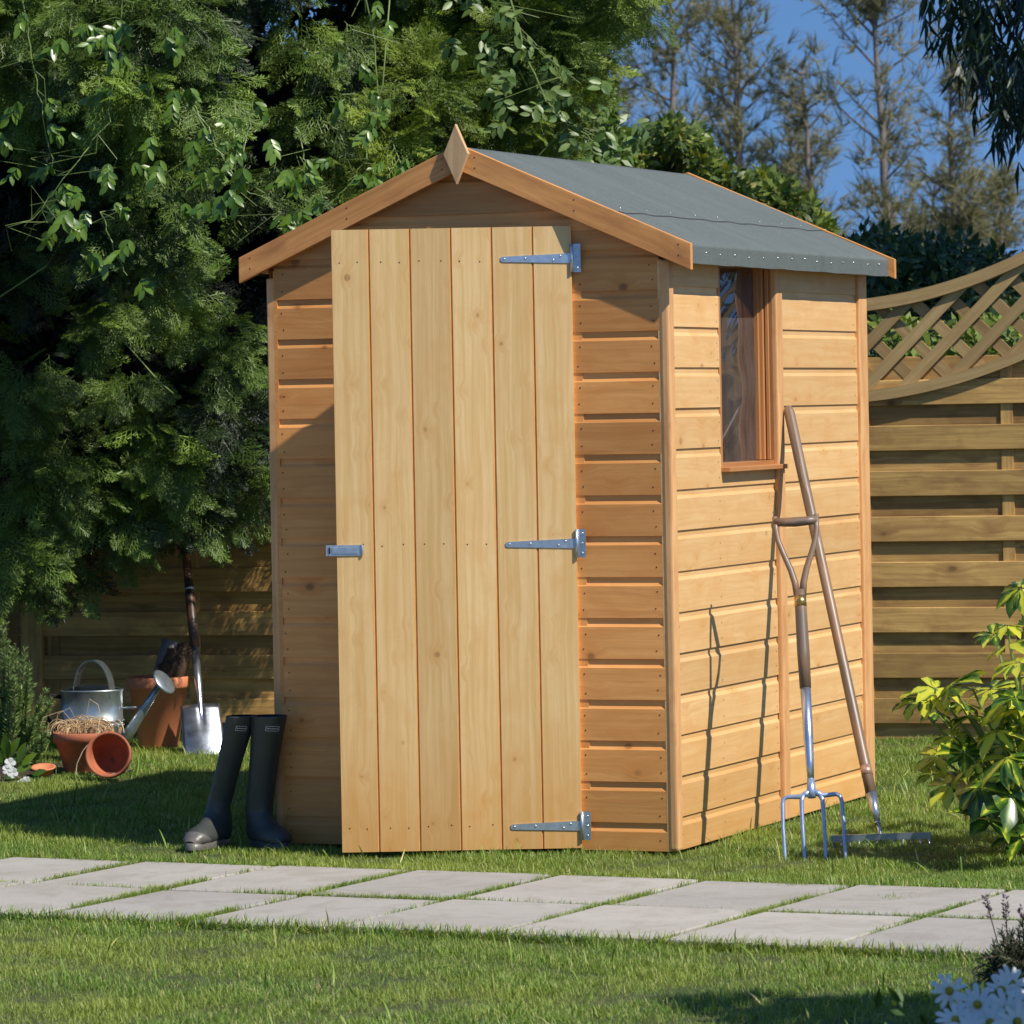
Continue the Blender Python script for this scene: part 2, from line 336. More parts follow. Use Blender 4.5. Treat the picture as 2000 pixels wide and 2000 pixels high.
def glass_mat():
    m, t, bs, new, link = newmat('wavy acrylic pane'); g = new('ShaderNodeTexCoord')
    w = noise(new, link, scaled(new, link, g.outputs['Object'], (1, .8, 4.2)), 1.5, 1, .4, .2)
    b = new('ShaderNodeBump'); b.inputs['Strength'].default_value = .9; b.inputs['Distance'].default_value = .0048; link(w, b.inputs['Height'])
    gl = new('ShaderNodeBsdfGlossy'); gl.inputs['Roughness'].default_value = .02; link(b.outputs[0], gl.inputs['Normal']); gl.inputs['Color'].default_value = (.92, .9, .95, 1)
    tr = new('ShaderNodeBsdfTransparent'); tr.inputs[0].default_value = (.72, .70, .76, 1)
    fr = new('ShaderNodeFresnel'); fr.inputs[0].default_value = 1.5
    mx = new('ShaderNodeMixShader'); link(math_(new, link, 'MULTIPLY', fr.outputs[0], 1.25, True), mx.inputs[0]); link(tr.outputs[0], mx.inputs[1]); link(gl.outputs[0], mx.inputs[2])
    df = new('ShaderNodeBsdfDiffuse'); df.inputs[0].default_value = (.34, .28, .25, 1); m2 = new('ShaderNodeMixShader')
    link(math_(new, link, 'MULTIPLY', noise(new, link, scaled(new, link, g.outputs['Object'], (1, 5, 2.5)), 3, 4, .6), .34), m2.inputs[0]); link(mx.outputs[0], m2.inputs[1]); link(df.outputs[0], m2.inputs[2])
    link(m2.outputs[0], t.nodes['Material Output'].inputs[0]); return m
def varieg_mat():
    m, t, bs, new, link = newmat('variegated leaf'); uv = new('ShaderNodeUVMap'); uv.uv_map = 'UVMap'
    g = new('ShaderNodeTexCoord'); sep = new('ShaderNodeSeparateXYZ'); link(uv.outputs[0], sep.inputs[0])
    ab = math_(new, link, 'ABSOLUTE', sep.outputs[1]); n = noise(new, link, g.outputs['Object'], 26, 3, .6)
    tn = new('ShaderNodeAttribute'); tn.attribute_name = 'tone'
    v = math_(new, link, 'ADD', ab, math_(new, link, 'MULTIPLY', n, 1.3)); v = math_(new, link, 'ADD', v, math_(new, link, 'MULTIPLY', tn.outputs['Fac'], .85))
    col = ramp(new, link, v, [(.0, (.72, .70, .07)), (.60, (.60, .60, .05)), (.66, (.13, .24, .02)), (.9, (.035, .09, .016))])
    # ramp positions live on 0..1, so squeeze the value
    mr = new('ShaderNodeMapRange'); link(v, mr.inputs[0]); mr.inputs[1].default_value = .55; mr.inputs[2].default_value = 2.95
    rn = [x for x in t.nodes if x.type == 'VALTORGB'][-1]; link(mr.outputs[0], rn.inputs[0])
    for e, p in zip(rn.color_ramp.elements, (.0, .36, .42, .62)): e.position = p
    link(col, bs.inputs['Base Color']); bs.inputs['Roughness'].default_value = .25
    tr = new('ShaderNodeBsdfTranslucent'); link(col, tr.inputs[0]); mx = new('ShaderNodeMixShader'); mx.inputs[0].default_value = .3
    link(bs.outputs[0], mx.inputs[1]); link(tr.outputs[0], mx.inputs[2]); link(mx.outputs[0], t.nodes['Material Output'].inputs[0]); return m
M['ground'], M['slab'], M['felt'], M['glass'], M['varieg'] = ground_mat(), slab_mat(), felt_mat(), glass_mat(), varieg_mat()

# ================================================================ GROUND, PATH, GRASS
b = MB(); b.face([(-150, -20, -.012), (150, -20, -.012), (150, 260, -.012), (-150, 260, -.012)])
tag(obj('ground', b.mesh('ground'), M['ground']), kind='structure')
# paving: two rows of slabs
PA = YAW + R(-4.4); po = wl(2.366, -1.395); pu = np.array([math.cos(PA), math.sin(PA)]); pv = np.array([-pu[1], pu[0]])
PW, PD, JN = .428, .612, .022
def pathpt(a, c): return po[:2] + pu*a + pv*c
b = MB()
for i in range(-12, 7):
    for j in (0, 1):
        x0, x1 = i*PW+JN/2+random.uniform(-.005, .005), (i+1)*PW-JN/2+random.uniform(-.005, .005)
        y0 = (0 if j else -PD)+JN*.28; y1 = (PD if j else 0)-JN*.28
        a0 = random.uniform(-.004, .004); zt = .006+random.uniform(-.002, .003); tn = random.random()
        cs = [pathpt(x0, y0+a0), pathpt(x1, y0-a0), pathpt(x1, y1-a0), pathpt(x0, y1+a0)]
        top = [(*c, zt+random.uniform(-.0015, .0015)) for c in cs]; bot = [(*c, -.04) for c in cs]
        b.face(top, None, tn)
        for k in range(4): b.face([bot[k], bot[(k+1) % 4], top[(k+1) % 4], top[k]], None, tn)
bb = MB(); q4 = [pathpt(-12*PW, -PD+.02), pathpt(7*PW, -PD+.02), pathpt(7*PW, PD-.02), pathpt(-12*PW, PD-.02)]; bb.face([(*c, -.003) for c in q4]); tag(obj('path_bedding', bb.mesh('path_bedding'), M['soil']), kind='structure')
po_ = tag(obj('path', b.mesh('path'), M['slab']), kind='structure'); bevel(po_, .004, 2)

def grass_block(n, x0, x1, y0, y1, hmin, hmax, keep):
    P = np.stack([rng.uniform(x0, x1, n), rng.uniform(y0, y1, n), np.full(n, -.014)], 1)
    P = P[keep(P)]; return P, rng.uniform(hmin, hmax, len(P))
def pathco(P): d = P[:, :2]-po[:2]; return d@pu, d@pv
def off_path(P):
    a, c = pathco(P); e = .012*np.sin(a*31)+.008*np.sin(a*77+1)
    lx = (P-O)@ex; ly = (P-O)@ey
    shed = (lx > -.01) & (lx < 1.235) & (ly > -.01) & (ly < 1.86)
    return ~((c > -PD+.012+e) & (c < PD-.002-e)) & ~shed
clump = lambda P: .75+.3*np.sin(P[:, 0]*9+2*np.sin(P[:, 1]*5))*np.sin(P[:, 1]*7+1.5*np.sin(P[:, 0]*6))+.15*np.sin(P[:, 0]*31)*np.sin(P[:, 1]*27)
blk = []
def add(n, x0, x1, y0, y1, h0, h1):
    P, h = grass_block(n, x0, x1, y0, y1, h0, h1, off_path); blk.append((P, h*.86*clump(P)))
add(520000, -1.9, 1.9, 8.3, 11.9, .020, .034)      # lawn in front of the path
add(260000, -2.0, 2.1, 11.3, 13.2, .022, .036)     # strip behind the path
add(190000, -2.4, -.1, 13.2, 17.2, .026, .042)     # left lawn by the fence
add(190000, .6, 2.6, 12.6, 16.7, .024, .040)       # right lawn
add(60000, -6, 6, 5, 17, .022, .04)
# edges and joints
na = 30000; a = rng.uniform(-5, 3, na); side_ = rng.choice([-1, 1], na); e = np.stack([pathpt(0, 0)[0]+pu[0]*a+pv[0]*side_*(PD+rng.normal(.001, .012, na)), pathpt(0, 0)[1]+pu[1]*a+pv[1]*side_*(PD+rng.normal(.001, .012, na)), np.full(na, -.01)], 1)
blk.append((e, rng.uniform(.022, .044, na)))
def joint(n, fa, fc, h0, h1, dens):
    t = rng.random(n); s = rng.normal(0, 1, n); a, c = fa(t, s), fc(t, s); q = dens(a, c); m = rng.random(n) < q
    P = np.stack([po[0]+pu[0]*a+pv[0]*c, po[1]+pu[1]*a+pv[1]*c, np.full(n, -.006)], 1)[m]; blk.append((P, rng.uniform(h0, h1, len(P))))
for i in range(-12, 7):
    k = random.uniform(.6, 1.3); ph = random.uniform(0, 6)
    joint(7000, lambda t, s: i*PW+s*.0062, lambda t, s: (t*2-1)*PD, .014, .028, lambda a, c: k*np.clip(.55+.6*np.sin(c*6+ph)+.3*np.sin(c*23+ph*2), .05, 1))
joint(42000, lambda t, s: -12*PW+t*18*PW, lambda t, s: s*.005, .015, .028, lambda a, c: np.clip(.42+.5*np.sin(a*4.1+1)+.35*np.sin(a*13), .03, 1))
for (jx, jy) in ((290, 1680), (600, 1690), (1510, 1672), (1690, 1700)):
    P0 = gnd(jx, jy); n = 260; P = P0+np.stack([rng.normal(0, .022, n), rng.normal(0, .02, n), np.full(n, -.006)], 1); blk.append((P, rng.uniform(.012, .03, n)))
P, h = grass_block(2600, -1.9, 2.3, 8.5, 16.5, .045, .075, off_path); blk.append((P, h))
GP = np.concatenate([q[0] for q in blk]); GH = np.concatenate([q[1] for q in blk]); n = len(GP)
# blade: three quads bending over; width set in the template
TV = [(0, -.034, 0), (0, .034, 0), (.42, .032, .03), (.42, -.032, .03), (.78, .020, .15), (.78, -.020, .15), (1, .004, .34), (1, -.004, .34)]
TF = [(0, 1, 2, 3), (3, 2, 4, 5), (5, 4, 6, 7)]
th = rng.uniform(0, 2*math.pi, n); lean = np.clip(np.abs(rng.normal(.55, .50, n)), 0, 1.45); 
X = np.stack([np.cos(th)*np.sin(lean), np.sin(th)*np.sin(lean), np.cos(lean)], 1)
Zd = np.stack([np.cos(th+rng.normal(0, .5, n)), np.sin(th), -np.full(n, .3)], 1)
tg = tag(obj('grass', inst_mesh('grass', TV, TF, None, GP, X, Zd, GH), M['grass']), 'short mown green lawn with a few straw coloured blades around shed and path', 'lawn', kind='stuff')

# ================================================================ SHED
W, L, EAVE, APEX, SLOPE = 1.22, 1.83, 1.66, 2.0, .435
shed = thing('garden_shed', 'golden timber garden shed with felt roof, open plank door and side window', 'shed', tuple(O), YAW)
def roof_z(x): return APEX-.012-SLOPE*abs(x-.6165)         # underside of roof at local x
def shiplap(mb, axis, off, out, a0, a1, z0, z1, first, pitch, seedbase, clip=None, nails=True, mi=0, end0=True, end1=True):
    """axis 0: runs along x at y=off, facing -y ; axis 1: runs along y at x=off, facing +x (out=+1)/-x (out=-1)"""
    z = first-pitch
    k = 0
    while z < z1:
        rr = random.Random(seedbase+k*17); tone = rr.random(); uo = rr.random()*50; dz = rr.uniform(-.0008, .0008); pr = rr.uniform(-.0006, .0006)
        prof = [(pr, z), (pr, z+pitch-.026), (-.0052, z+pitch-.0165), (-.0052, z+pitch)]
        prof = [(max(min(o_, 1), -1), q) for o_, q in prof]
        seq = [(-.0052, z)]+prof
        for (o0, q0), (o1, q1) in zip(seq[:-1], seq[1:]):
            if q1 <= z0 or q0 >= z1: continue
            if q0 < z0:
                f = (z0-q0)/(q1-q0); o0, q0 = o0+(o1-o0)*f, z0
            if q1 > z1:
                f = (z1-q0)/(q1-q0); o1, q1 = o0+(o1-o0)*f, z1
            def span(q):
                if clip is None: return a0, a1
                lo, hi = clip(q); return max(a0, lo), min(a1, hi)
            l0, h0 = span(q0); l1, h1 = span(q1)
            if h0-l0 <= 1e-4: continue
            if h1-l1 <= 1e-4: l1 = h1 = (l0+h0)/2
            nseg = 1
            pts = []
            for (aa, o_, q) in ((l0, o0, q0), (h0, o0, q0), (h1, o1, q1), (l1, o1, q1)):
                pts.append((aa, off-o_, q) if axis == 0 else (off+out*o_, aa, q))
            uvs = [(aa+uo, q+uo*.37) for aa, q in ((l0, q0), (h0, q0), (h1, q1+abs(o1-o0)), (l1, q1+abs(o1-o0)))]
            if axis == 1 and out < 0: pts = pts[::-1]; uvs = uvs[::-1]
            mb.face(pts, uvs, tone, mi)
        if nails:
            for aa in ([a0+.022] if end0 else [])+([a1-.022] if end1 else []):
                for zz in (z+.022, z+pitch-.045):
                    zz += rr.uniform(-.006, .006); ab = aa+rr.uniform(-.006, .006)
                    if zz < z0+.01 or zz > z1-.02: continue
                    if clip and not (clip(zz)[0]+.03 < ab < clip(zz)[1]-.03): continue
                    c = [(math.cos(q)*.0022, math.sin(q)*.0022) for q in [i*math.pi/4 for i in range(8)]]
                    if axis == 0: mb.face([(ab+p, off-pr-.0007, zz+q) for p, q in c], None, .5, 1)
                    else:
                        ps = [(off+out*(pr+.0007), ab+p, zz+q) for p, q in c]; mb.face(ps if out > 0 else ps[::-1], None, .5, 1)
        z += pitch; k += 1
gclip = lambda q: ((.6165-(APEX-.03-q)/SLOPE), (.6165+(APEX-.03-q)/SLOPE))
DX0, DX1, DTOP = .285, .938, 1.748
b = MB()
shiplap(b, 0, 0, 1, .014, DX0, 0, DTOP, .079, .1152, 100, gclip, end1=False)
shiplap(b, 0, 0, 1, DX1, 1.202, 0, DTOP, .079, .1152, 300, gclip)
shiplap(b, 0, 0, 1, .014, 1.202, DTOP, APEX-.03, .079, .1152, 500, gclip, nails=False)
for x in (DX0, DX1):     # edges of the doorway and the frame behind
    b.box(x-.0 if x > .5 else x-.03, x+.03 if x > .5 else x, .002, .045, 0, DTOP, 2)
b.box(DX0, DX1, .004, .045, DTOP, DTOP+.04, 0)
# inner lining so that the shed has thickness
b.box(.014, DX0-.03, .010, .022, 0, 1.66, 0); b.box(DX1+.03, 1.2, .010, .022, 0, 1.66, 0)
tag(obj('front_wall', b.mesh('front_wall'), [M['front'], M['nail']], shed))
WY0, WY1, WZ0, WZ1 = .450, .955, 1.062, 1.655
b = MB()
shiplap(b, 1, W, 1, .041, WY0, 0, EAVE, .0925, .1150, 700, end1=True)
shiplap(b, 1, W, 1, WY0, .932, 0, WZ0-.006, .0925, .1150, 700, end0=False)
shiplap(b, 1, W, 1, .990, 1.762, 0, EAVE, .0925, .1150, 900)
b.box(W-.022, W-.010, .0, WY0, 0, EAVE, 1); b.box(W-.022, W-.010, WY0, WY1, 0, WZ0, 1); b.box(W-.022, W-.010, WY1, L, 0, EAVE, 1)
tag(obj('side_wall', b.mesh('side_wall'), [M['side'], M['nail']], shed))
b = MB()
shiplap(b, 1, 0, -1, .0, L, 0, EAVE, .0925, .1150, 1100, nails=False)
b.box(.010, .022, 0, L, 0, EAVE, 1)
obj('side_wall', b.mesh('side_wall'), [M['front'], M['nail']], shed)
b = MB(); b.box(0, W, L-.02, L, 0, EAVE, 0)
b.face([(0, L-.001, EAVE), (W, L-.001, EAVE), (.6165, L-.001, APEX-.03)])
obj('back_wall', b.mesh('back_wall'), M['front'], shed)
b = MB(); b.box(.02, W-.02, .02, L-.02, .005, .03, 0); obj('floor', b.mesh('floor'), M['front'], shed)
# rounded corner battens
def batten(name, x0, x1, y0, y1, z0, z1, mat=M['batten'], w=.004):
    b = MB(); b.box(x0, x1, y0, y1, z0, z1, 2, tone=.7); return bevel(obj(name, b.mesh(name), mat, shed), w, 3)
batten('corner_batten', W-.0175, W+.013, -.003, .041, 0, EAVE, w=.009)
batten('corner_batten', W-.012, W+.011, 1.762, 1.845, 0, EAVE, w=.005)
batten('corner_batten', -.012, .0135, .0, .030, 0, EAVE-.02, w=.004)
batten('cover_batten', W-.008, W+.015, .934, .990, 0, EAVE, w=.007)
# roof: two boarded slopes, felt folded over the eaves
RY0, RY1, RX = -.022, L+.052, .697
def slope_pts(sx, xr, dz): return [(.6165, APEX+dz), (.6165+sx*xr, APEX+dz-SLOPE*xr)]
b = MB()
for sx in (-1, 1):
    (xa, za), (xb, zb) = slope_pts(sx, .655, -.026)
    N_ = 9
    for i in range(N_):
        f0, f1 = i/N_, (i+1)/N_
        p = [(xa+(xb-xa)*f0, za+(zb-za)*f0), (xa+(xb-xa)*f1, za+(zb-za)*f1)]
        q = [(p[0][0], RY0+.004, p[0][1]), (p[1][0], RY0+.004, p[1][1]), (p[1][0], RY1-.004, p[1][1]), (p[0][0], RY1-.004, p[0][1])]
        if sx > 0: q = q[::-1]
        b.face(q, [(0, 0), (.1, 0), (.1, 1.9), (0, 1.9)], random.random())
roof = obj('roof', b.mesh('roof'), M['front'], shed)
felt_wave = lambda y, d: (.0046*math.sin(y*27+d*2.5+.8*math.sin(y*5))*(1+.4*math.sin(y*8)) + .0004*math.sin(y*63+d*9))*min(1, d*6)*(.25+.75*min(1, abs(d-.455)*9))*max(0, min(1, (RX-.03-d)*6))
b = MB()
for sx in (-1, 1):
    n_, m_ = 26, 88; rows = []
    dist = sorted([i/n_*(RX-.028) for i in range(n_+1)]+[.4546, .4556])
    for j in range(m_+1):
        y = RY0+(RY1-RY0)*j/m_; row = []
        for i, d in enumerate(dist):
            wv = felt_wave(y, d)
            lap = .0018 if d < .455 else 0
            row.append((.6165+sx*d, y, APEX-.004-SLOPE*d+wv+lap))
        # fold over the eave
        ex_, ez_ = .6165+sx*(RX-.028), APEX-.004-SLOPE*(RX-.028)
        jag = .0006*math.sin(y*17)+.0005*math.sin(y*31+1)
        row += [(ex_+sx*.005, y, ez_-.006), (ex_+sx*.0060, y, ez_-.010), (ex_+sx*.006, y, ez_-.058+jag), (ex_-sx*.001, y, ez_-.059+jag)]
        rows.append(row)
    for j in range(m_):
        for i in range(len(rows[0])-1):
            q = [rows[j][i], rows[j][i+1], rows[j+1][i+1], rows[j+1][i]]
            b.face(q if sx > 0 else q[::-1], None, .5, 0, i < n_+2)
    # the lap of the upper sheet: its shadow line coloured in as a thin dark strip
    if sx > 0:
        for j in range(m_):
            d0 = .455; q = []
            for (jj, dd, dz) in ((j, -.0002, .0034), (j, .0042, .0006), (j+1, .0042, .0006), (j+1, -.0002, .0034)):
                y = RY0+(RY1-RY0)*jj/m_; q.append((.6165+d0+dd, y, APEX-.004-SLOPE*(d0+dd)+felt_wave(y, d0)+dz*.6))
            b.face(q, None, .5, 1)
fo = obj('roofing_felt', b.mesh('roofing_felt'), [M['felt'], M['seam_shadow']], roof)
b = MB()
def clout(c, nrm, r=.0030):
    q = Vector(nrm).to_track_quat('Z', 'Y').to_matrix().to_4x4(); b = MB()
    b.lathe([(r, 0), (r*.9, .0015), (0, .002)], 10, q); obj('clout_nail', b.mesh('clout_nail'), M['screw'], roof, c)
for i in range(15):
    y = .03+i*.125+random.uniform(-.012, .012); clout((.6165+RX-.028+.0068, y, APEX-.004-SLOPE*(RX-.028)-.026+random.uniform(-.005, .005)), (1, 0, 0))
for i in range(9):
    y = .12+i*.2+random.uniform(-.02, .02); d = .435; clout((.6165+d, y, APEX-SLOPE*d+.0015), (SLOPE, 0, 1), .0028)
def barge(name, sx, y0, y1, h=.074, x_in=.0):
    b = MB(); tone = random.uniform(.4, .9); uo = random.random()*20; e_ = .6965
    zt = lambda d: APEX+.004-SLOPE*d
    P = lambda d, y, low: (.6165+sx*d, y, zt(d)-(h if low else 0))
    n_ = 6
    for i in range(n_):
        d0, d1 = x_in+(e_-x_in)*i/n_, x_in+(e_-x_in)*(i+1)/n_
        for y, fl in ((y0, False), (y1, True)):
            q = [P(d0, y, 1), P(d1, y, 1), P(d1, y, 0), P(d0, y, 0)]; uv = [(d0*1.09+uo, 0), (d1*1.09+uo, 0), (d1*1.09+uo, h), (d0*1.09+uo, h)]
            if (sx < 0) != fl: q, uv = q[::-1], uv[::-1]
            b.face(q, uv, tone)
        for low in (0, 1):
            q = [P(d0, y0, low), P(d1, y0, low), P(d1, y1, low), P(d0, y1, low)]
            if (sx < 0) != bool(low): q = q[::-1]
            b.face(q, [(d0+uo, 2), (d1+uo, 2), (d1+uo, 2.02), (d0+uo, 2.02)], tone)
    q = [P(e_, y0, 1), P(e_, y1, 1), P(e_, y1, 0), P(e_, y0, 0)]
    b.face(q if sx > 0 else q[::-1], None, tone); q = [P(x_in, y0, 1), P(x_in, y1, 1), P(x_in, y1, 0), P(x_in, y0, 0)]
    b.face(q[::-1] if sx > 0 else q, None, tone)
    for d in ((.05, .35, .66) if y0 < 0 else ()):
        for dz in (.018, .048):
            c = P(d+.01*dz, y0-.0006, 0); b.face([(c[0]+.0022*math.cos(k*.785), c[1], c[2]-dz+.0022*math.sin(k*.785)) for k in range(8)], None, .5, 1)
    return bevel(obj(name, b.mesh(name), [M['barge'], M['nail']], shed), .0015, 2)
barge('bargeboard', 1, -.040, -.0225); barge('bargeboard', -1, -.0402, -.0227)
barge('bargeboard', 1, L+.053, L+.070, .062); barge('bargeboard', -1, L+.0532, L+.0702, .062)
# eaves rails seen under the overhang
b = MB(); b.box(-.035, -.0135, .02, L, 1.655, 1.690, 1); obj('eaves_rail', b.mesh('eaves_rail'), M['batten'], shed)
b = MB(); b.box(W+.016, W+.034, .02, L, 1.655, 1.692, 1); obj('eaves_rail', b.mesh('eaves_rail'), M['batten'], shed)
# finial
b = MB(); cx, cz, hw, hh, ya, yb = .616, 1.975, .0385, .0865, -.057, -.0412
q = [(cx, ya, cz-hh), (cx+hw, ya, cz), (cx, ya, cz+hh), (cx-hw, ya, cz)]; q2 = [(p[0], yb, p[2]) for p in q]
b.face(q, [(p[2], p[0]) for p in q], .6); b.face(q2[::-1], None, .6)
for k in range(4): b.face([q[k], q2[k], q2[(k+1) % 4], q[(k+1) % 4]], None, .6)
bevel(obj('finial', b.mesh('finial'), M['finial'], shed), .002, 2)
# window
b = MB()
b.box(W-.075, W+.002, WY1-.020, WY1-.0005, WZ0, WZ1, 2); b.box(W-.075, W-.001, WY0+.0005, WY0+.018, WZ0, WZ1, 2)
b.box(W-.050, W-.026, WY1-.038, WY1-.0202, WZ0+.02, WZ1, 2, tone=.9); b.box(W-.050, W-.036, WY1-.052, WY1-.0382, WZ0+.02, WZ1, 2, tone=.5)
b.box(W-.022, W-.012, WY1-.027, WY1-.0203, WZ0+.02, WZ1, 2, tone=1.)
b.box(W-.075, W+.001, WY0+.018, WY1-.020, WZ1-.0, WZ1+.02, 1)
b.box(W-.075, W-.002, WY0+.0182, WY1-.0202, WZ0+.001, WZ0+.018, 1)
wf = bevel(obj('window', b.mesh('window'), M['jamb'], shed), .001, 1)
b = MB(); b.box(W-.005, W+.028, WY0-.002, WY1+.022, WZ0-.008, WZ0+.006, 1, tone=.8); bevel(obj('sill', b.mesh('sill'), M['jamb'], wf), .002, 2)
b = MB(); n1, n2 = 8, 16
for i in range(n1):
    for j in range(n2):
        y0, y1 = WY0+.018+(WY1-WY0-.038)*i/n1, WY0+.018+(WY1-WY0-.038)*(i+1)/n1; z0, z1 = WZ0+.018+(WZ1-WZ0-.018)*j/n2, WZ0+.018+(WZ1-WZ0-.018)*(j+1)/n2
        f = lambda y, z: W-.048+.0022*math.sin(z*13+y*4)+.0012*math.sin(z*31-y*17+1)
        b.face([(f(y0, z0), y0, z0), (f(y1, z0), y1, z0), (f(y1, z1), y1, z1), (f(y0, z1), y0, z1)], None, .5, 0, True)
obj('pane', b.mesh('pane'), M['glass'], wf)
# door, hung on the right, standing ajar
DW, DH0, DH1, DA = .676, .006, 1.762, R(22.6)
b = MB(); pw = [.1105, .1155, .1155, .1155, .1155, .1055]; x = 0
for k, w_ in enumerate(pw):
    rr = random.Random(40+k); tone = rr.random(); uo = rr.random()*30; xa, xb = -x-w_, -x; v = .0035
    cs = [(xa, .0045), (xa+v, 0), (xb-v, 0), (xb, .0045)] if k not in (0,) else [(xa, .0045), (xa+v, 0), (xb-.001, 0), (xb, .001)]
    if k == 5: cs = [(xa, .001), (xa+.001, 0), (xb-v, 0), (xb, .0045)]
    nz = 1
    for i in range(3):
        (p0, o0), (p1, o1) = cs[i], cs[i+1]
        uv = [(DH0+uo, p0), (DH0+uo, p1), (DH1+uo, p1), (DH1+uo, p0)]
        b.face([(p0, o0, DH0), (p1, o1, DH0), (p1, o1, DH1), (p0, o0, DH1)], uv, tone, 2 if i != 1 and v > .002 else 0)
    b.face([(xa, .0045, DH1), (xa+v, 0, DH1), (xb-v, 0, DH1), (xb, .0045, DH1), (xb, .016, DH1), (xa, .016, DH1)], None, tone, 0)
    for zz in (.075, .872, 1.668):
        for xx in (xa+.028, xb-.028):
            if zz and abs(xx) < .215: continue
            c = (xx+rr.uniform(-.006, .006), -.0006, zz+rr.uniform(-.004, .004)); b.face([(c[0]+.0021*math.cos(q*.785), c[1], c[2]+.0021*math.sin(q*.785)) for q in range(8)], None, .5, 1)
    x += w_
b.face([(0, .001, DH0), (0, .016, DH0), (0, .016, DH1), (0, .001, DH1)], None, .5); b.face([(-x, .001, DH1), (-x, .016, DH1), (-x, .016, DH0), (-x, .001, DH0)], None, .5)
b.face([(-x, .016, DH0), (-x, .016, DH1), (0, .016, DH1), (0, .016, DH0)], None, .5)
for zz in (.04, .83, 1.62): b.box(-x+.03, -.03, .0165, .038, zz, zz+.075, 0)
door = obj('door', b.mesh('door'), [M['door'], M['nail'], M['groove']], shed, (.9455, -.010, 0), (0, 0, DA))
def hinge(z):
    b = MB(); th_ = .0022
    # strap lies on the door; its outline tapers and ends in a clipped tip
    out_ = [(-.004, -.0138), (-.004, .0138), (-.195, .0075), (-.201, .0045), (-.201, -.0045), (-.195, -.0075)]
    fr = [(p, -th_-.0004, z+q) for p, q in out_]; bk = [(p, -.0004, z+q) for p, q in out_]
    b.face(fr[::-1], None, .5); 
    for k in range(6): b.face([fr[k], fr[(k+1) % 6], bk[(k+1) % 6], bk[k]], None, .5)
    b.tube([(.0, -.006, z-.040), (.0, -.006, z+.040)], .0046, 12)
    ca, sa = math.cos(-DA), math.sin(-DA); Mx = Matrix.Rotation(-DA, 4, 'Z')
    b.box(.003, .0285, -.0038, -.0012, z-.040, z+.040, 2, M=Mx)
    for (px, pz) in ((-.190, 0), (-.131, .001), (-.052, -.005), (-.032, .006)):
        b.lathe([(.0036, 0), (.0034, .0012), (.0012, .0018), (0, .0010)], 10, Matrix.Translation((px, -th_-.0004, z+pz)) @ Matrix.Rotation(R(90), 4, 'X'), 1)
    for pz in (-.028, .0, .028):
        b.lathe([(.0036, 0), (.0034, .0012), (.0012, .0018), (0, .0010)], 10, Mx @ Matrix.Translation((.018, -.0038, z+pz)) @ Matrix.Rotation(R(90), 4, 'X'), 1)
    return obj('hinge', b.mesh('hinge'), [M['zinc'], M['screw']], door)
for z in (1.671, .866, .069): hinge(z)
b = MB(); zc = .858
b.box(-.708, -.604, -.0034, -.0010, zc-.0150, zc+.0150, 0); b.box(-.690, -.618, -.0062, -.0036, zc-.0085, zc+.0085, 0)
b.tube([(-.606, -.005, zc-.015), (-.606, -.005, zc+.015)], .0036, 10)
b.box(-.7005, -.6955, -.0066, -.0060, zc-.009, zc+.009, 2, mi=1)
hs = obj('hasp_latch', b.mesh('hasp_latch'), [M['zinc'], M['dark']], door); bevel(hs, .0012, 2)

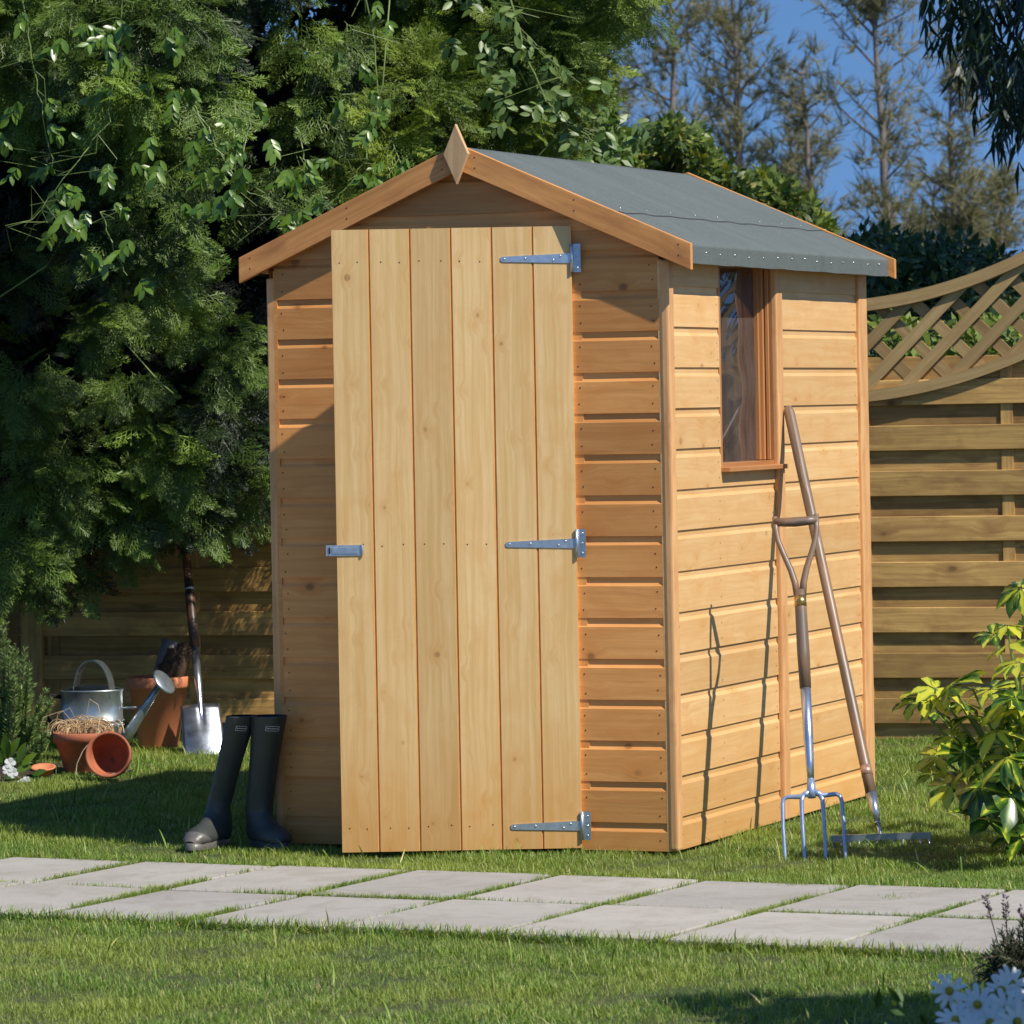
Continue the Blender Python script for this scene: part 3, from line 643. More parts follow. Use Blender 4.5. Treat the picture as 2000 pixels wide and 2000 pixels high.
# ================================================================ FENCE
FA = math.atan(-.27); fo0 = np.array([1.30, 16.50, 0.]); fu = np.array([math.cos(FA), math.sin(FA), 0.]); 
def lat(s):       # height of the dipping lattice rails over the panel centre
    t = min(.80, abs(s)); return .305*t*t
def fence_panel(s0, width, label, centre=None, boards=7):
    base = fo0+fu*s0; t = thing('fence', label, 'fence', tuple(base), FA, 'slatted fence panels behind the lawn')
    pitch, bh = .1685, .093
    b = MB(); tops = []
    for k in range(9):
        z = .052-.084+k*pitch
        if k < 8: b.box(0.0, width, -.016, -.006, .052+k*pitch, .052+k*pitch+bh, 0)
        b.box(0.0, width, .003, .013, max(-.02, z-.002), z+bh+.002, 0)
    bevel(obj('slat_panel', b.mesh('slat_panel'), M['fence'], t), .002, 1)
    for xx in (.02, width*.335, width*.633, width-.065):
        b = MB(); b.box(xx, xx+.044, -.0055, .0028, 0, 1.40, 2); obj('batten', b.mesh('batten'), M['fence'], t)
    c = width/2 if centre is None else centre
    zt = lambda s: 1.600+lat(s-c); zl = lambda s: 1.262+lat(s-c)*.92
    n = 40
    for nm, fz, hh in (('top_rail', zt, .046), ('lower_rail', zl, .042)):
        b = MB(); uo = random.random()*9
        for i in range(n):
            s0_, s1_ = width*i/n, width*(i+1)/n; h0, h1 = fz(s0_), fz(s1_)
            y0, y1 = -.034, .034
            A = [(s0_, y0, h0-hh/2), (s1_, y0, h1-hh/2), (s1_, y0, h1+hh/2), (s0_, y0, h0+hh/2)]; B = [(p[0], y1, p[2]) for p in A]
            uv = [(s0_+uo, 0), (s1_+uo, 0), (s1_+uo, hh), (s0_+uo, hh)]
            b.face(A, uv, .7); b.face(B[::-1], uv[::-1], .7); b.face([A[3], A[2], B[2], B[3]], uv, .8); b.face([A[0], B[0], B[1], A[1]], uv, .5)
        obj(nm, b.mesh(nm), M['lattice'], t)
    b = MB()      # crossing lattice slats, clipped between the rails
    for d, y0, y1 in ((1, -.018, -.005), (-1, .001, .014)):
        s = -2.0
        while s < width+2:
            pts = []; step = .01; q = s
            seg = []
            for i in range(80):
                xx = s+d*i*step; zz = 1.18+i*step*1.0
                if 0 <= xx <= width and zl(xx)-.01 < zz < zt(xx)+.01: seg.append((xx, zz))
            if len(seg) > 2:
                (xa, za), (xb, zb) = seg[0], seg[-1]; hw_ = .030; tone = random.random(); uo = random.random()*20
                for (ya, fl) in ((y0, 0), (y1, 1)):
                    q_ = [(xa-hw_, ya, za), (xa+hw_, ya, za), (xb+hw_, ya, zb), (xb-hw_, ya, zb)]
                    ln = math.hypot(xb-xa, zb-za); uv = [(uo, 0), (uo, .045), (uo+ln, .045), (uo+ln, 0)]
                    b.face(q_ if not fl else q_[::-1], uv, tone)
                for sgn in (-1, 1):
                    q_ = [(xa+sgn*hw_, y0, za), (xa+sgn*hw_, y1, za), (xb+sgn*hw_, y1, zb), (xb+sgn*hw_, y0, zb)]
                    b.face(q_, [(uo, .1), (uo, .12), (uo+ln, .12), (uo+ln, .1)], tone)
            s += .148
    obj('lattice', b.mesh('lattice'), M['lattice'], t)
    return t
fence_panel(-.62, 1.80, 'slatted fence panel right of the shed, dipping lattice on top', centre=.50)
fence_panel(1.26, 1.80, 'slatted fence panel farthest right, mostly outside the picture')
fence_panel(3.14, 1.80, 'slatted fence panel beyond the right edge, seen only mirrored in the window')
fence_panel(-3.26, 1.80, 'shaded slatted fence panel behind the spade and tall terracotta pot')
fence_panel(-5.14, 1.80, 'shaded slatted fence panel at far left behind the watering can')
for k, s in enumerate((-3.30, -1.42, -.66, 1.22, 3.10)):
    b = MB(); b.box(-.042, .042, -.034, .034, 0, 1.80, 2); b.box(-.050, .050, -.043, .043, 1.80, 1.825, 0)
    o = bevel(obj('fence_post', b.mesh('fence_post'), M['fence'], None, tuple(fo0+fu*s), (0, 0, FA)), .003, 1)
    tag(o, ['fence post between the two shaded left panels', 'fence post hidden behind the left half of the shed', 'fence post hidden behind the right half of the shed', 'fence post right of the lattice panel by the shed', 'fence post at the far right end'][k], 'post', 'square timber fence posts')

# ================================================================ TOOLS
def frame_from(F, G, side):
    up = Vector(G-F).normalized(); sx = Vector(side); sx = (sx-up*sx.dot(up)).normalized(); n = sx.cross(up)
    Mx = Matrix((sx, n, up)).transposed().to_4x4(); Mx.translation = Vector(F); return Mx, (Vector(G)-Vector(F)).length
# digging fork stuck in the turf, leaning back on the side wall
Ff = gnd(1538, 1614); Gf = at(1501, 978, 12.60)
Mf, Lf = frame_from(Ff, Gf, (1, -.10, 0))
fork = thing('garden_fork', 'four-tined garden fork with wooden Y handle stuck upright in the turf', 'garden fork', tuple(Ff))
def sub(name, b, mat, par, base, Mx):
    me = b.mesh(name); me.transform(Matrix.Translation(-Vector(base)) @ Mx); return obj(name, me, mat, par)
sc = Lf
b = MB(); zc = .172*sc; wo, wi = .082, .029
for sgn in (-1, 1):
    b.tube([(sgn*.004, 0, zc+.012), (sgn*.02, 0, zc+.006), (sgn*wi, 0, zc), (sgn*(wo-.014), 0, zc+.002), (sgn*(wo-.004), 0, zc-.004), (sgn*wo, 0, zc-.018), (sgn*(wo+.002), .002, zc*.5), (sgn*(wo+.001), 0, 0), (sgn*wo, -.004, -.05)], [.010, .0085, .007, .006, .006, .006, .0055, .005, .001], 10)
    b.tube([(sgn*(wi-.006), 0, zc+.004), (sgn*wi, 0, zc-.012), (sgn*(wi+.001), .002, zc*.5), (sgn*wi, 0, 0), (sgn*wi, -.004, -.05)], [.008, .0062, .0055, .005, .001], 10)
b.tube([(0, 0, zc-.004), (0, 0, zc+.02), (0, 0, zc+.05)], [.012, .013, .010], 12)
head = sub('tines', b, M['tine'], fork, Ff, Mf)
b = MB(); b.tube([(0, 0, zc+.035), (0, 0, zc+.10), (0, 0, .34*sc), (0, 0, .495*sc)], [.009, .0115, .0135, .0150], 14)
sub('socket', b, M['steel'], fork, Ff, Mf)
b = MB(); b.tube([(0, 0, .49*sc), (0, 0, .60*sc), (0, 0, .745*sc), (0, 0, .782*sc)], [.0162, .0178, .0165, .0155], 16)
for sgn in (-1, 1):
    b.tube([(sgn*.0075, 0, .765*sc), (sgn*.012, 0, .805*sc), (sgn*.022, 0, .845*sc), (sgn*.040, 0, .895*sc), (sgn*.053, 0, .935*sc), (sgn*.0575, 0, .968*sc), (sgn*.0585, 0, 1.008*sc)], [.0102, .0098, .0090, .0082, .0080, .0080, .0078], 10)
b.tube([(-.060, 0, .992*sc), (-.03, 0, .990*sc), (0, 0, .989*sc), (.03, 0, .990*sc), (.060, 0, .992*sc)], [.0115, .0132, .0142, .0132, .0115], 12)
sub('wooden_handle', b, M['ash'], fork, Ff, Mf)
b = MB(); b.tube([(0, 0, .732*sc), (0, 0, .764*sc)], [.0172, .0168], 18); sub('brass_band', b, M['brass'], fork, Ff, Mf)
# rake leaning on the wall
Fr = gnd(1663, 1586); Tr = wl(W+.030, 0, 0)
def side_pt(px, py, off):
    d = ray(px, py); t_ = ((W+off)-(CAMP-O)@ex)/(d@ex); return CAMP+d*t_
Tr = side_pt(1487, 768, .026)
Mr, Lr = frame_from(Fr, Tr, (1, .08, 0))
rake = thing('garden_rake', 'long-handled garden rake leaning against the side of the shed', 'rake', tuple(Fr))
b = MB(); b.tube([(0, 0, .150), (0, 0, .25), (0, 0, .6), (0, 0, 1.0), (0, 0, Lr-.02), (0, 0, Lr)], [.0165, .0160, .0150, .0152, .0165, .0110], 16)
sub('wooden_shaft', b, M['ash'], rake, Fr, Mr)
b = MB(); b.tube([(0, 0, .055), (0, 0, .150)], [.0085, .0160], 16); b.tube([(0, 0, .053), (0, 0, .058)], [.0095, .0095], 16); b.tube([(0, 0, -.004), (0, 0, .055)], [.0048, .006], 10)
sub('ferrule', b, M['steel'], rake, Fr, Mr)
b = MB(); b.tube([(0, 0, .205), (0, 0, .235)], [.0170, .0168], 20); sub('sticker', b, M['copper'], rake, Fr, Mr)
b = MB(); dv = Vector((1, .04, .012)).normalized(); c0 = Vector(Fr)+Vector((0, 0, .014)); Mx = Matrix.Translation(c0) @ dv.to_track_quat('X', 'Z').to_matrix().to_4x4()
b.box(-.146, .142, -.003, .003, -.013, .006, 0, M=Mx)
for k in range(12):
    xx = -.14+k*.0251; b.tube([Mx @ Vector((xx, 0, -.014)), Mx @ Vector((xx, -.012, -.040))], [.004, .0015], 6)
me = b.mesh('rake_head'); me.transform(Matrix.Translation(-Vector(Fr))); obj('rake_head', me, M['steel'], rake)
# spade against the left fence
Fs = gnd(386, 1418); Ts = at(347, 1000, 16.93)
Ms, Ls = frame_from(Fs, Ts, (1, .12, 0))
spade = thing('garden_spade', 'polished steel spade with dark handle leaning on the shaded fence', 'spade', tuple(Fs))
b = MB(); hw, H_ = .080, .205; nx, nz = 14, 12
def blade(u, v):      # u -1..1 , v 0..1
    wtop, wb = .073, .079; w_ = wb+(wtop-wb)*v; 
    z = v*H_*(1) - .012*(u*u)*(1-v)*0 - (1-v)*.03 + (1-v)*.012*u*u
    rib = .014*max(0, 1-abs(u)*4.5/(1.2-v*.7+.001))*max(0, v-.45)
    return (u*w_, -.010*(u*u)-rib+.004*math.sin(v*3), z+(.004 if abs(u) > .97 and v > .99 else 0))
for i in range(nx):
    for j in range(nz):
        u0, u1, v0, v1 = -1+2*i/nx, -1+2*(i+1)/nx, j/nz, (j+1)/nz
        b.face([blade(u0, v0), blade(u1, v0), blade(u1, v1), blade(u0, v1)], None, .5, 0, True)
bl = sub('blade', b, M['spade'], spade, Fs, Ms); so = bl.modifiers.new('solid', 'SOLIDIFY'); so.thickness = .002
b = MB(); b.tube([(0, -.004, .11), (0, -.006, .17), (0, -.004, .22), (0, 0, .30), (0, 0, .455)], [.003, .009, .011, .0135, .0165], 14); sub('socket', b, M['steel'], spade, Fs, Ms)
b = MB(); b.tube([(0, 0, .45), (0, 0, .60), (0, 0, .74), (0, 0, Ls-.10)], [.0175, .0185, .0170, .0145], 14)
for sgn in (-1, 1): b.tube([(sgn*.006, 0, Ls-.11), (sgn*.03, 0, Ls-.06), (sgn*.05, 0, Ls)], .007, 8)
b.tube([(-.056, 0, Ls), (.056, 0, Ls)], .011, 10); sub('wooden_handle', b, M['darkwood'], spade, Fs, Ms)
b = MB(); b.tube([(0, 0, .70), (0, 0, .715)], [.0185, .0183], 14); sub('ring', b, M['steel'], spade, Fs, Ms)

# ================================================================ POTS, WATERING CAN, BOOTS
Pb = at(300, 1400, 16.62); Pb[2] = 0
pot = thing('tall_terracotta_pot', 'tall terracotta pot against the fence holding a grey tube and brown coir', 'plant pot', tuple(Pb))
b = MB(); prof = [(.001, .004), (.070, .004), (.074, .010), (.107, .222), (.114, .224), (.1175, .232), (.1175, .262), (.113, .267), (.104, .264), (.100, .22), (.072, .03), (.0, .03)]
b.lathe(prof, 48); obj('pot_body', b.mesh('pot_body'), M['terra_pale'], pot)
b = MB(); b.tube([Vector(Pb)+Vector(p) for p in ((-.045, -.02, .06), (.020, .01, .30), (.050, .02, .400))], [.032, .032, .031], 20, cap=True)
o = tag(obj('fibre_tube', b.mesh('fibre_tube'), M['paper']), 'grey fibre tube standing at a tilt in the tall pot', 'tube')
b = MB()
for k in range(9):
    a_ = k*.7; b.tube([Vector(Pb)+Vector((.03+.02*math.cos(a_), .02*math.sin(a_), .2)), Vector(Pb)+Vector((.055+.03*math.cos(a_), .03*math.sin(a_), .30)), Vector(Pb)+Vector((.085+.035*math.cos(a_*1.3), .03*math.sin(a_*1.7), .37+.02*math.sin(k)))], [.02, .03, .014], 8)
tag(obj('coir_roll', b.mesh('coir_roll'), M['coir']), 'ragged brown coir bundle sticking out of the tall pot', 'coir bundle')

# watering can
Pw = at(176, 1452, 16.12); Pw[2] = 0
wc = thing('watering_can', 'galvanised watering can with hoop handle and long spout behind the pots', 'watering can', tuple(Pw))
b = MB()
b.lathe([(.0, .004), (.098, .004), (.101, .010), (.100, .120), (.1035, .123), (.1035, .127), (.100, .130), (.100, .137), (.1035, .140), (.1035, .144), (.100, .147), (.099, .245), (.103, .249), (.103, .254), (.097, .254), (.094, .02), (0, .02)], 48, sx=1.12, sy=.78)
obj('can_body', b.mesh('can_body'), M['galv'], wc)
b = MB(); half = [(-.112, .0, .252)]
for k in range(15):
    a_ = math.pi-math.pi*k/14*.5; 
pts = [(math.cos(a_)*.112, 0, .250+math.sin(a_)*.012) for a_ in np.linspace(math.pi, math.pi*.5, 2)]
n_ = 16
for i in range(n_):      # half cover: a shallow dome over the rear half
    for j in range(6):
        def cv(i, j): a_ = math.pi*i/n_; r_ = j/6; return (math.cos(a_)*.110*r_-.0, math.sin(a_)*.076*r_*1.0, .254+.018*(1-r_*r_))
        b.face([cv(i, j), cv(i, j+1), cv(i+1, j+1), cv(i+1, j)], None, .5, 0, True)
obj('top_cover', b.mesh('top_cover'), M['galv'], wc)
b = MB(); hp = []
for k in range(21):
    a_ = math.pi*k/20; hp.append(((-.0)+math.cos(a_)*.082+.010, 0, .225+.135*math.sin(a_)**.8))
def strap(b, pts, w_, t_):
    for k in range(len(pts)-1):
        p, q = Vector(pts[k]), Vector(pts[k+1]); t0 = (q-p).normalized(); nn = t0.cross(Vector((0, 1, 0))).normalized()
        for s_ in (1, -1):
            A = [p+Vector((0, -w_, 0))+nn*t_*s_, p+Vector((0, w_, 0))+nn*t_*s_, q+Vector((0, w_, 0))+nn*t_*s_, q+Vector((0, -w_, 0))+nn*t_*s_]
            b.face(A if s_ > 0 else A[::-1], None, .5, 0, True)
        for s_ in (1, -1):
            b.face([p+Vector((0, w_*s_, 0))+nn*t_, p+Vector((0, w_*s_, 0))-nn*t_, q+Vector((0, w_*s_, 0))-nn*t_, q+Vector((0, w_*s_, 0))+nn*t_], None, .5)
hpR = [tuple(Matrix.Rotation(R(28), 3, 'Z') @ Vector(p)) for p in hp]
strap(b, hp, .0165, .0014)
me = b.mesh('hoop_handle'); me.transform(Matrix.Rotation(R(-32), 4, 'Z')); obj('hoop_handle', me, M['galv'], wc)
b = MB(); s0 = Vector((.100, -.01, .045)); s1 = Vector((.245, -.03, .262)); b.tube([s0, s0.lerp(s1, .3), s0.lerp(s1, .7), s1], [.0235, .0195, .0145, .0120], 16)
sp = obj('spout', b.mesh('spout'), M['galv'], wc)
b = MB(); dd = (s1-s0).normalized(); rd = (dd*.75+Vector((.25, -.15, .75))).normalized(); rd = Vector((.72, -.38, .58)).normalized()
Mq = Matrix.Translation(s1) @ rd.to_track_quat('Z', 'Y').to_matrix().to_4x4()
b.lathe([(.011, -.004), (.018, .014), (.050, .026), (.053, .029), (.046, .034), (0, .036)], 32, Mq); obj('rose', b.mesh('rose'), M['galv'], sp)
b = MB(); b.tube([(.105, -.01, .185), (.185, -.02, .188)], .0045, 8); obj('brace', b.mesh('brace'), M['galv'], wc)
b = MB(); b.tube([(-.105, .02, .225), (-.150, .02, .235), (-.172, .02, .200), (-.165, .02, .150), (-.135, .02, .110), (-.105, .02, .070)], [.008]*6, 10); obj('rear_handle', b.mesh('rear_handle'), M['dark'], wc)

def pot_prof(rt, rb, h, rim, wall=.007):
    return [(.0, .003), (rb-.003, .003), (rb, .006), (rt-.008, h-rim), (rt, h-rim+.001), (rt+.002, h-.003), (rt-.001, h), (rt-wall, h-.001), (rt-wall-.004, h-rim*1.1), (rb-wall, .012), (.009, .012), (.008, .0035)]
Pp = at(158, 1452, 15.55); Pp[2] = 0
b = MB(); b.lathe(pot_prof(.103, .066, .142, .036), 48, Matrix.Rotation(R(0), 4, 'X'))
tag(obj('terracotta_pot', b.mesh('terracotta_pot'), M['terra'], None, tuple(Pp)), 'upright terracotta pot filled with pale raffia in front of the watering can', 'plant pot', 'small terracotta pots')
Pt = at(212, 1424, 15.22)
axis = Vector((-.08, -.92, .20)).normalized(); rt = .078; Mt = axis.to_track_quat('Z', 'Y').to_matrix().to_4x4()
Mt.translation = Vector((Pt[0]-.004, Pt[1]+.12, .060)); b = MB(); b.lathe(pot_prof(rt, .052, .125, .03), 48, Mt)
tag(obj('terracotta_pot', b.mesh('terracotta_pot'), M['terra']), 'empty terracotta pot lying on its side with its mouth facing forward', 'plant pot', 'small terracotta pots')
# raffia: many curled strands
b = MB()
for k in range(150):
    c = Vector(Pp)+Vector((random.gauss(.01, .045), random.gauss(0, .03), .135)); r_ = random.uniform(.02, .05); a0 = random.uniform(0, 6.3); tl = random.uniform(-.5, .5); n_ = 9
    ax = Vector((math.cos(a0), math.sin(a0)*.6, 0)); top = random.uniform(.7, 1.25); ps = []
    for i in range(n_):
        q = math.pi*(i/(n_-1)*random.uniform(.98, 1.02)); ps.append(c+ax*math.cos(q)*r_+Vector((tl*.02*math.sin(q), 0, math.sin(q)*r_*top*1.05)))
    b.tube(ps, random.uniform(.0008, .0022), 4, tone=random.random(), cap=False, flat=(1, .5))
for (dx, dz) in ((-.10, .03), (-.13, .06), (.06, .10), (-.08, .07)):
    c = Vector(Pp)+Vector((0, -.03, .14)); b.tube([c, c+Vector((dx*.5, -.02, dz+.02)), c+Vector((dx, -.03, dz)), c+Vector((dx*1.1, -.03, dz-.03))], .0012, 4, tone=.8, cap=False)
tag(obj('raffia', b.mesh('raffia', False), M['raffia']), 'tangled pale raffia heaped in the upright terracotta pot', 'raffia')
b = MB(); v0 = Vector(Pp)
b.tube([v0+Vector(p) for p in ((.07, -.07, .150), (.045, -.105, .125), (.01, -.115, .085), (-.012, -.112, .04), (-.016, -.12, .008), (-.012, -.135, .003))], .0017, 5)
b.tube([v0+Vector(p) for p in ((.07, -.20, .012), (.11, -.27, .02), (.16, -.30, .018), (.20, -.31, .03), (.17, -.28, .026), (.12, -.30, .014), (.06, -.27, .01))], .0018, 5)
tag(obj('twine', b.mesh('twine'), M['twine']), 'loose strand of jute twine trailing over the two small pots', 'twine')
Pd = gnd(82, 1462)
b = MB(); b.lathe([(0, .004), (.030, .004), (.040, .026), (.044, .026), (.044, .030), (.036, .030), (.028, .010), (0, .009)], 28, Matrix.Rotation(R(12), 4, 'X'))
tag(obj('terracotta_saucer', b.mesh('terracotta_saucer'), M['terra_pale'], None, tuple(Pd)), 'tiny terracotta saucer half sunk in the soil by the rosemary', 'saucer')

# boots: lofted rings
def boot(px, py, tx, ty, toe, Yb, label, lean=0., toe_mat=True, labelang=0., wide=1.):
    F0 = gnd(px, py); F0 = np.array([F0[0], F0[1], 0.]); T0 = at(tx, ty, Yb)
    rt_ = thing('wellington_boot', label, 'rubber boot', tuple(F0), 0, 'pair of black rubber boots beside the shed')
    td = Vector((math.cos(toe), math.sin(toe), 0)); sd = Vector((0, 0, 1)).cross(td)
    top = Vector(T0-F0)
    # stations: centre, half length along toe, half width, tilt of ring plane 0=horizontal 1=vertical
    rings = []
    ank = Vector((0, 0, .105)); 
    def ring(c, a, w, tilt, n=28, flatb=False):
        fwd = (td*math.cos(tilt)+Vector((0, 0, -1))*math.sin(tilt)); r_ = []
        for k in range(n):
            q = 2*math.pi*k/n; p = c+fwd*(a*math.cos(q))+sd*(w*math.sin(q))
            if p.z < .012: p.z = .012
            r_.append(p)
        return r_
    st = []
    for f in (1., .985, .9, .75, .6, .45, .3, .15, 0.):
        c = ank.lerp(top, f); a = (.047+.014*f-.006*math.sin(f*3.1))*wide; w_ = (.041+.011*f-.004*math.sin(f*3.1))*wide; st.append(ring(c, a+(0 if f < 1 else -.001), w_, -.0 if f < .9 else 0))
    for (bx, bz, fx, fz, w_) in ((-.054, .070, .054, .092, .041), (-.060, .035, .080, .080, .041), (-.055, .008, .103, .070, .040), (-.02, .002, .122, .064, .042), (.04, .002, .148, .058, .046), (.10, .002, .170, .049, .046), (.15, .003, .187, .037, .037), (.180, .006, .197, .023, .018)):
        B_, F_ = td*bx*.9+Vector((0, 0, bz)), td*fx*.9+Vector((0, 0, fz)); w_ *= .9; c_ = (B_+F_)/2; h_ = (F_-B_)/2
        st.append([c_+h_*math.cos(2*math.pi*k/28)+sd*(w_*math.sin(2*math.pi*k/28)) for k in range(28)])
    b = MB(); n = 28
    for i in range(len(st)-1):
        for k in range(n):
            b.face([st[i][k], st[i+1][k], st[i+1][(k+1) % n], st[i][(k+1) % n]], None, .5, 1 if (toe_mat and i >= 14) else 0, True)
    b.face(st[-1], None, .5, 1 if toe_mat else 0)
    inn = [[p.lerp(sum(st[i], Vector())/n, .06) for p in st[i]] for i in (0, 2, 4)]
    for k in range(n):
        b.face([st[0][k], st[0][(k+1) % n], inn[0][(k+1) % n], inn[0][k]], None, .5)
        for i in (0, 1): b.face([inn[i][k], inn[i][(k+1) % n], inn[i+1][(k+1) % n], inn[i+1][k]], None, .5, 2, True)
    b.face(inn[2], None, .5, 2)
    # heel block
    bo = obj('boot_upper', b.mesh('boot_upper'), [M['rubber'], M['toe'], M['dark']], rt_)
    b = MB(); outl = []
    for k in range(30):
        q = 2*math.pi*k/30; x_ = math.cos(q); outl.append(td*(.061+x_*.118)+sd*(math.sin(q)*(.036+.008*x_)))
    lo = [p+Vector((0, 0, -.004)) for p in outl]; hi = [p+Vector((0, 0, .017)) for p in outl]
    for k in range(30): b.face([lo[k], lo[(k+1) % 30], hi[(k+1) % 30], hi[k]], None, .5, 0, True)
    b.face(hi, None, .5); obj('sole', b.mesh('sole'), [M['toe'] if toe_mat else M['rubber']], rt_)
    # printed label near the top, wrapped on the shaft
    b = MB(); ang0 = math.atan2(-1, 0)+labelang
    def onb(du, dz):     # du metres round the shaft from the label centre
        f = .87+dz/top.length; c = ank.lerp(top, f); a = (.047+.014*f-.006*math.sin(f*3.1))*wide+.0008; w_ = (.041+.011*f-.004*math.sin(f*3.1))*wide+.0008
        q = ang0+du/.055; v = Vector((math.cos(q), math.sin(q), 0)); kx, ky = v.dot(td), v.dot(sd); r_ = 1/math.sqrt((kx/a)**2+(ky/w_)**2); return c+v*r_
    def line(p, q, w_=.0007):
        n_ = 6
        for i in range(n_):
            a_ = (p[0]+(q[0]-p[0])*i/n_, p[1]+(q[1]-p[1])*i/n_); c_ = (p[0]+(q[0]-p[0])*(i+1)/n_, p[1]+(q[1]-p[1])*(i+1)/n_)
            dx, dz = c_[0]-a_[0], c_[1]-a_[1]; l_ = math.hypot(dx, dz) or 1; nx_, nz_ = -dz/l_*w_, dx/l_*w_
            b.face([onb(a_[0]+nx_, a_[1]+nz_), onb(a_[0]-nx_, a_[1]-nz_), onb(c_[0]-nx_, c_[1]-nz_), onb(c_[0]+nx_, c_[1]+nz_)], None, .5)
    wl_, hl = .0195, .0095; sk = .004
    cs = [(-wl_, hl+sk*.5), (wl_, hl-sk*.5), (wl_, -hl-sk*.5), (-wl_, -hl+sk*.5)]
    for i in range(4): line(cs[i], cs[(i+1) % 4])
    line((-wl_*.85, sk*.45+.001), (wl_*.95, -sk*.45), .0006)
    xs = np.linspace(-wl_*.8, wl_*.8, 22); pv_ = None
    for i, x_ in enumerate(xs):
        p = (x_, .0028*math.sin(i*2.1)*(1.2 if i < 3 else .7)-x_/wl_*sk*.45); 
        if pv_: line(pv_, p, .0005)
        pv_ = p
    obj('printed_label', b.mesh('printed_label'), M['print'], bo)
    return rt_
boot(413, 1591, 456, 1350, R(-115), 12.82, 'left black rubber boot leaning right, its grey toecap in the sun', labelang=.25, wide=.84)
boot(490, 1592, 508, 1350, R(-62), 12.80, 'right black rubber boot upright against the shed corner, toe pointing right', toe_mat=False, labelang=.30, wide=.98)

# ================================================================ PLANTS
def rand_unit(n): v = rng.normal(size=(n, 3)); return v/np.linalg.norm(v, axis=1, keepdims=True)
# flat conifer spray
def spray_template():
    V, F = [], []; r_ = random.Random(3)
    def quad(p, q, w, tw=.0):
        p, q = np.array(p, float), np.array(q, float); d = q-p; n_ = np.array([-d[1], d[0], 0]); n_ = n_/(np.linalg.norm(n_)+1e-9)
        a_ = r_.uniform(-1, 1)*tw; n_ = (n_*math.cos(a_)+np.array([0, 0, math.sin(a_)]))*w; i = len(V)
        V.extend([p-n_*.7, p+n_*.7, q+n_*.55, q-n_*.55]); F.append((i, i+1, i+2, i+3))
    quad((0, 0, 0), (.5, 0, -.01), .009); quad((.5, 0, -.01), (1.02, 0, -.07), .010)
    for k in range(8):
        u = .08+k*.112; ln = .42*(1-abs(u-.30)**1.3*1.08)
        for sg in (-1, 1):
            a_ = sg*R(46-10*u+r_.uniform(-7, 7)); uu = u+(.045 if sg > 0 else 0); p0 = np.array([uu, 0, -.06*uu*uu])
            d = np.array([math.cos(a_), math.sin(a_), -.20+r_.uniform(-.12, .12)]); p1 = p0+d*ln; quad(p0, p1, .0105, .5)
            m_ = 4 if ln > .25 else 3
            for j in range(m_):
                f = .25+.72*j/m_; q0 = p0+d*ln*f
                for s2 in (-1, 1):
                    a2 = a_+s2*R(40+r_.uniform(-8, 8)); l2 = .12*(1-.5*f); quad(q0, q0+np.array([math.cos(a2), math.sin(a2), r_.uniform(-.4, .1)])*l2, .0125, .9)
    return np.array(V), np.array(F)
SV, SF = spray_template()
def px_clump(px, py, rpx, Y, ry=.30, sq=1.):
    c = at(px, py, Y); r_ = rpx/8376*Y; return (c, np.array([r_, ry, r_*sq]))
def conifer_crown(name, clumps, dens, mat, parent, size=(.12, .22), droop=.55, tintf=None):
    P, X, Z, S, T = [], [], [], [], []
    for (c, r_), dn in clumps:
        bias = rng.normal(-.05, .28); area = r_[0]*r_[2]*12; n = max(8, int(area*dens*dn))  # random tone per clump imitates sunlit and shaded boughs
        u = rand_unit(n); u[:, 1] = -np.abs(u[:, 1])*rng.choice([1, 1, 1, -1], n)
        rad = rng.uniform(.45, 1.08, n)[:, None]; p = c+u*r_*rad
        d = u*np.array([.75, .55, .5])+np.array([0, -.15, -droop])+rng.normal(0, .33, (n, 3))
        P.append(p); X.append(d); zz = u*.6+np.array([0, -.45, .55])+rng.normal(0, .35, (n, 3)); Z.append(zz)
        S.append(rng.uniform(size[0], size[1], n)); T.append(np.clip(rng.uniform(.05, .8, n)+bias, 0, 1))
    P, X, Z, S, T = map(np.concatenate, (P, X, Z, S, T))
    return obj(name, inst_mesh(name, SV, SF, None, P, X, Z, S, T, smooth=False), mat, parent)
LV = [(0, 0, 0), (.3, -.24, .035), (.3, .24, .035), (.7, -.21, .02), (.7, .21, .02), (1, 0, -.06), (.3, 0, -.02), (.7, 0, -.03)]
LF = [(0, 1, 6, 6), (0, 6, 2, 2), (1, 3, 7, 6), (6, 7, 4, 2), (3, 5, 7, 7), (7, 5, 4, 4)]
LF = [(0, 1, 3, 7), (0, 7, 4, 2)]
LV = np.array([(0, 0, 0), (.22, -.17, .03), (.22, .17, .03), (.55, -.23, .035), (.55, .23, .035), (1, 0, -.10), (.3, 0, -.015), (.62, 0, -.03), (.84, -.12, -.02), (.84, .12, -.02)])
LF = [(0, 1, 3, 6), (0, 6, 4, 2), (6, 3, 8, 7), (6, 7, 9, 4), (7, 8, 5, 5), (7, 5, 9, 9)]
LF = np.array([(0, 1, 3, 6), (0, 6, 4, 2), (6, 3, 8, 7), (6, 7, 9, 4)])
LF = np.vstack([LF, [(7, 8, 5, 9)]])
LUV = np.stack([LV[:, 0], LV[:, 1]/.23], 1)
SIMPLE_V = np.array([(0, 0, 0), (.45, -.22, .03), (1, 0, -.05), (.45, .22, .03)]); SIMPLE_F = np.array([(0, 1, 2, 3)])
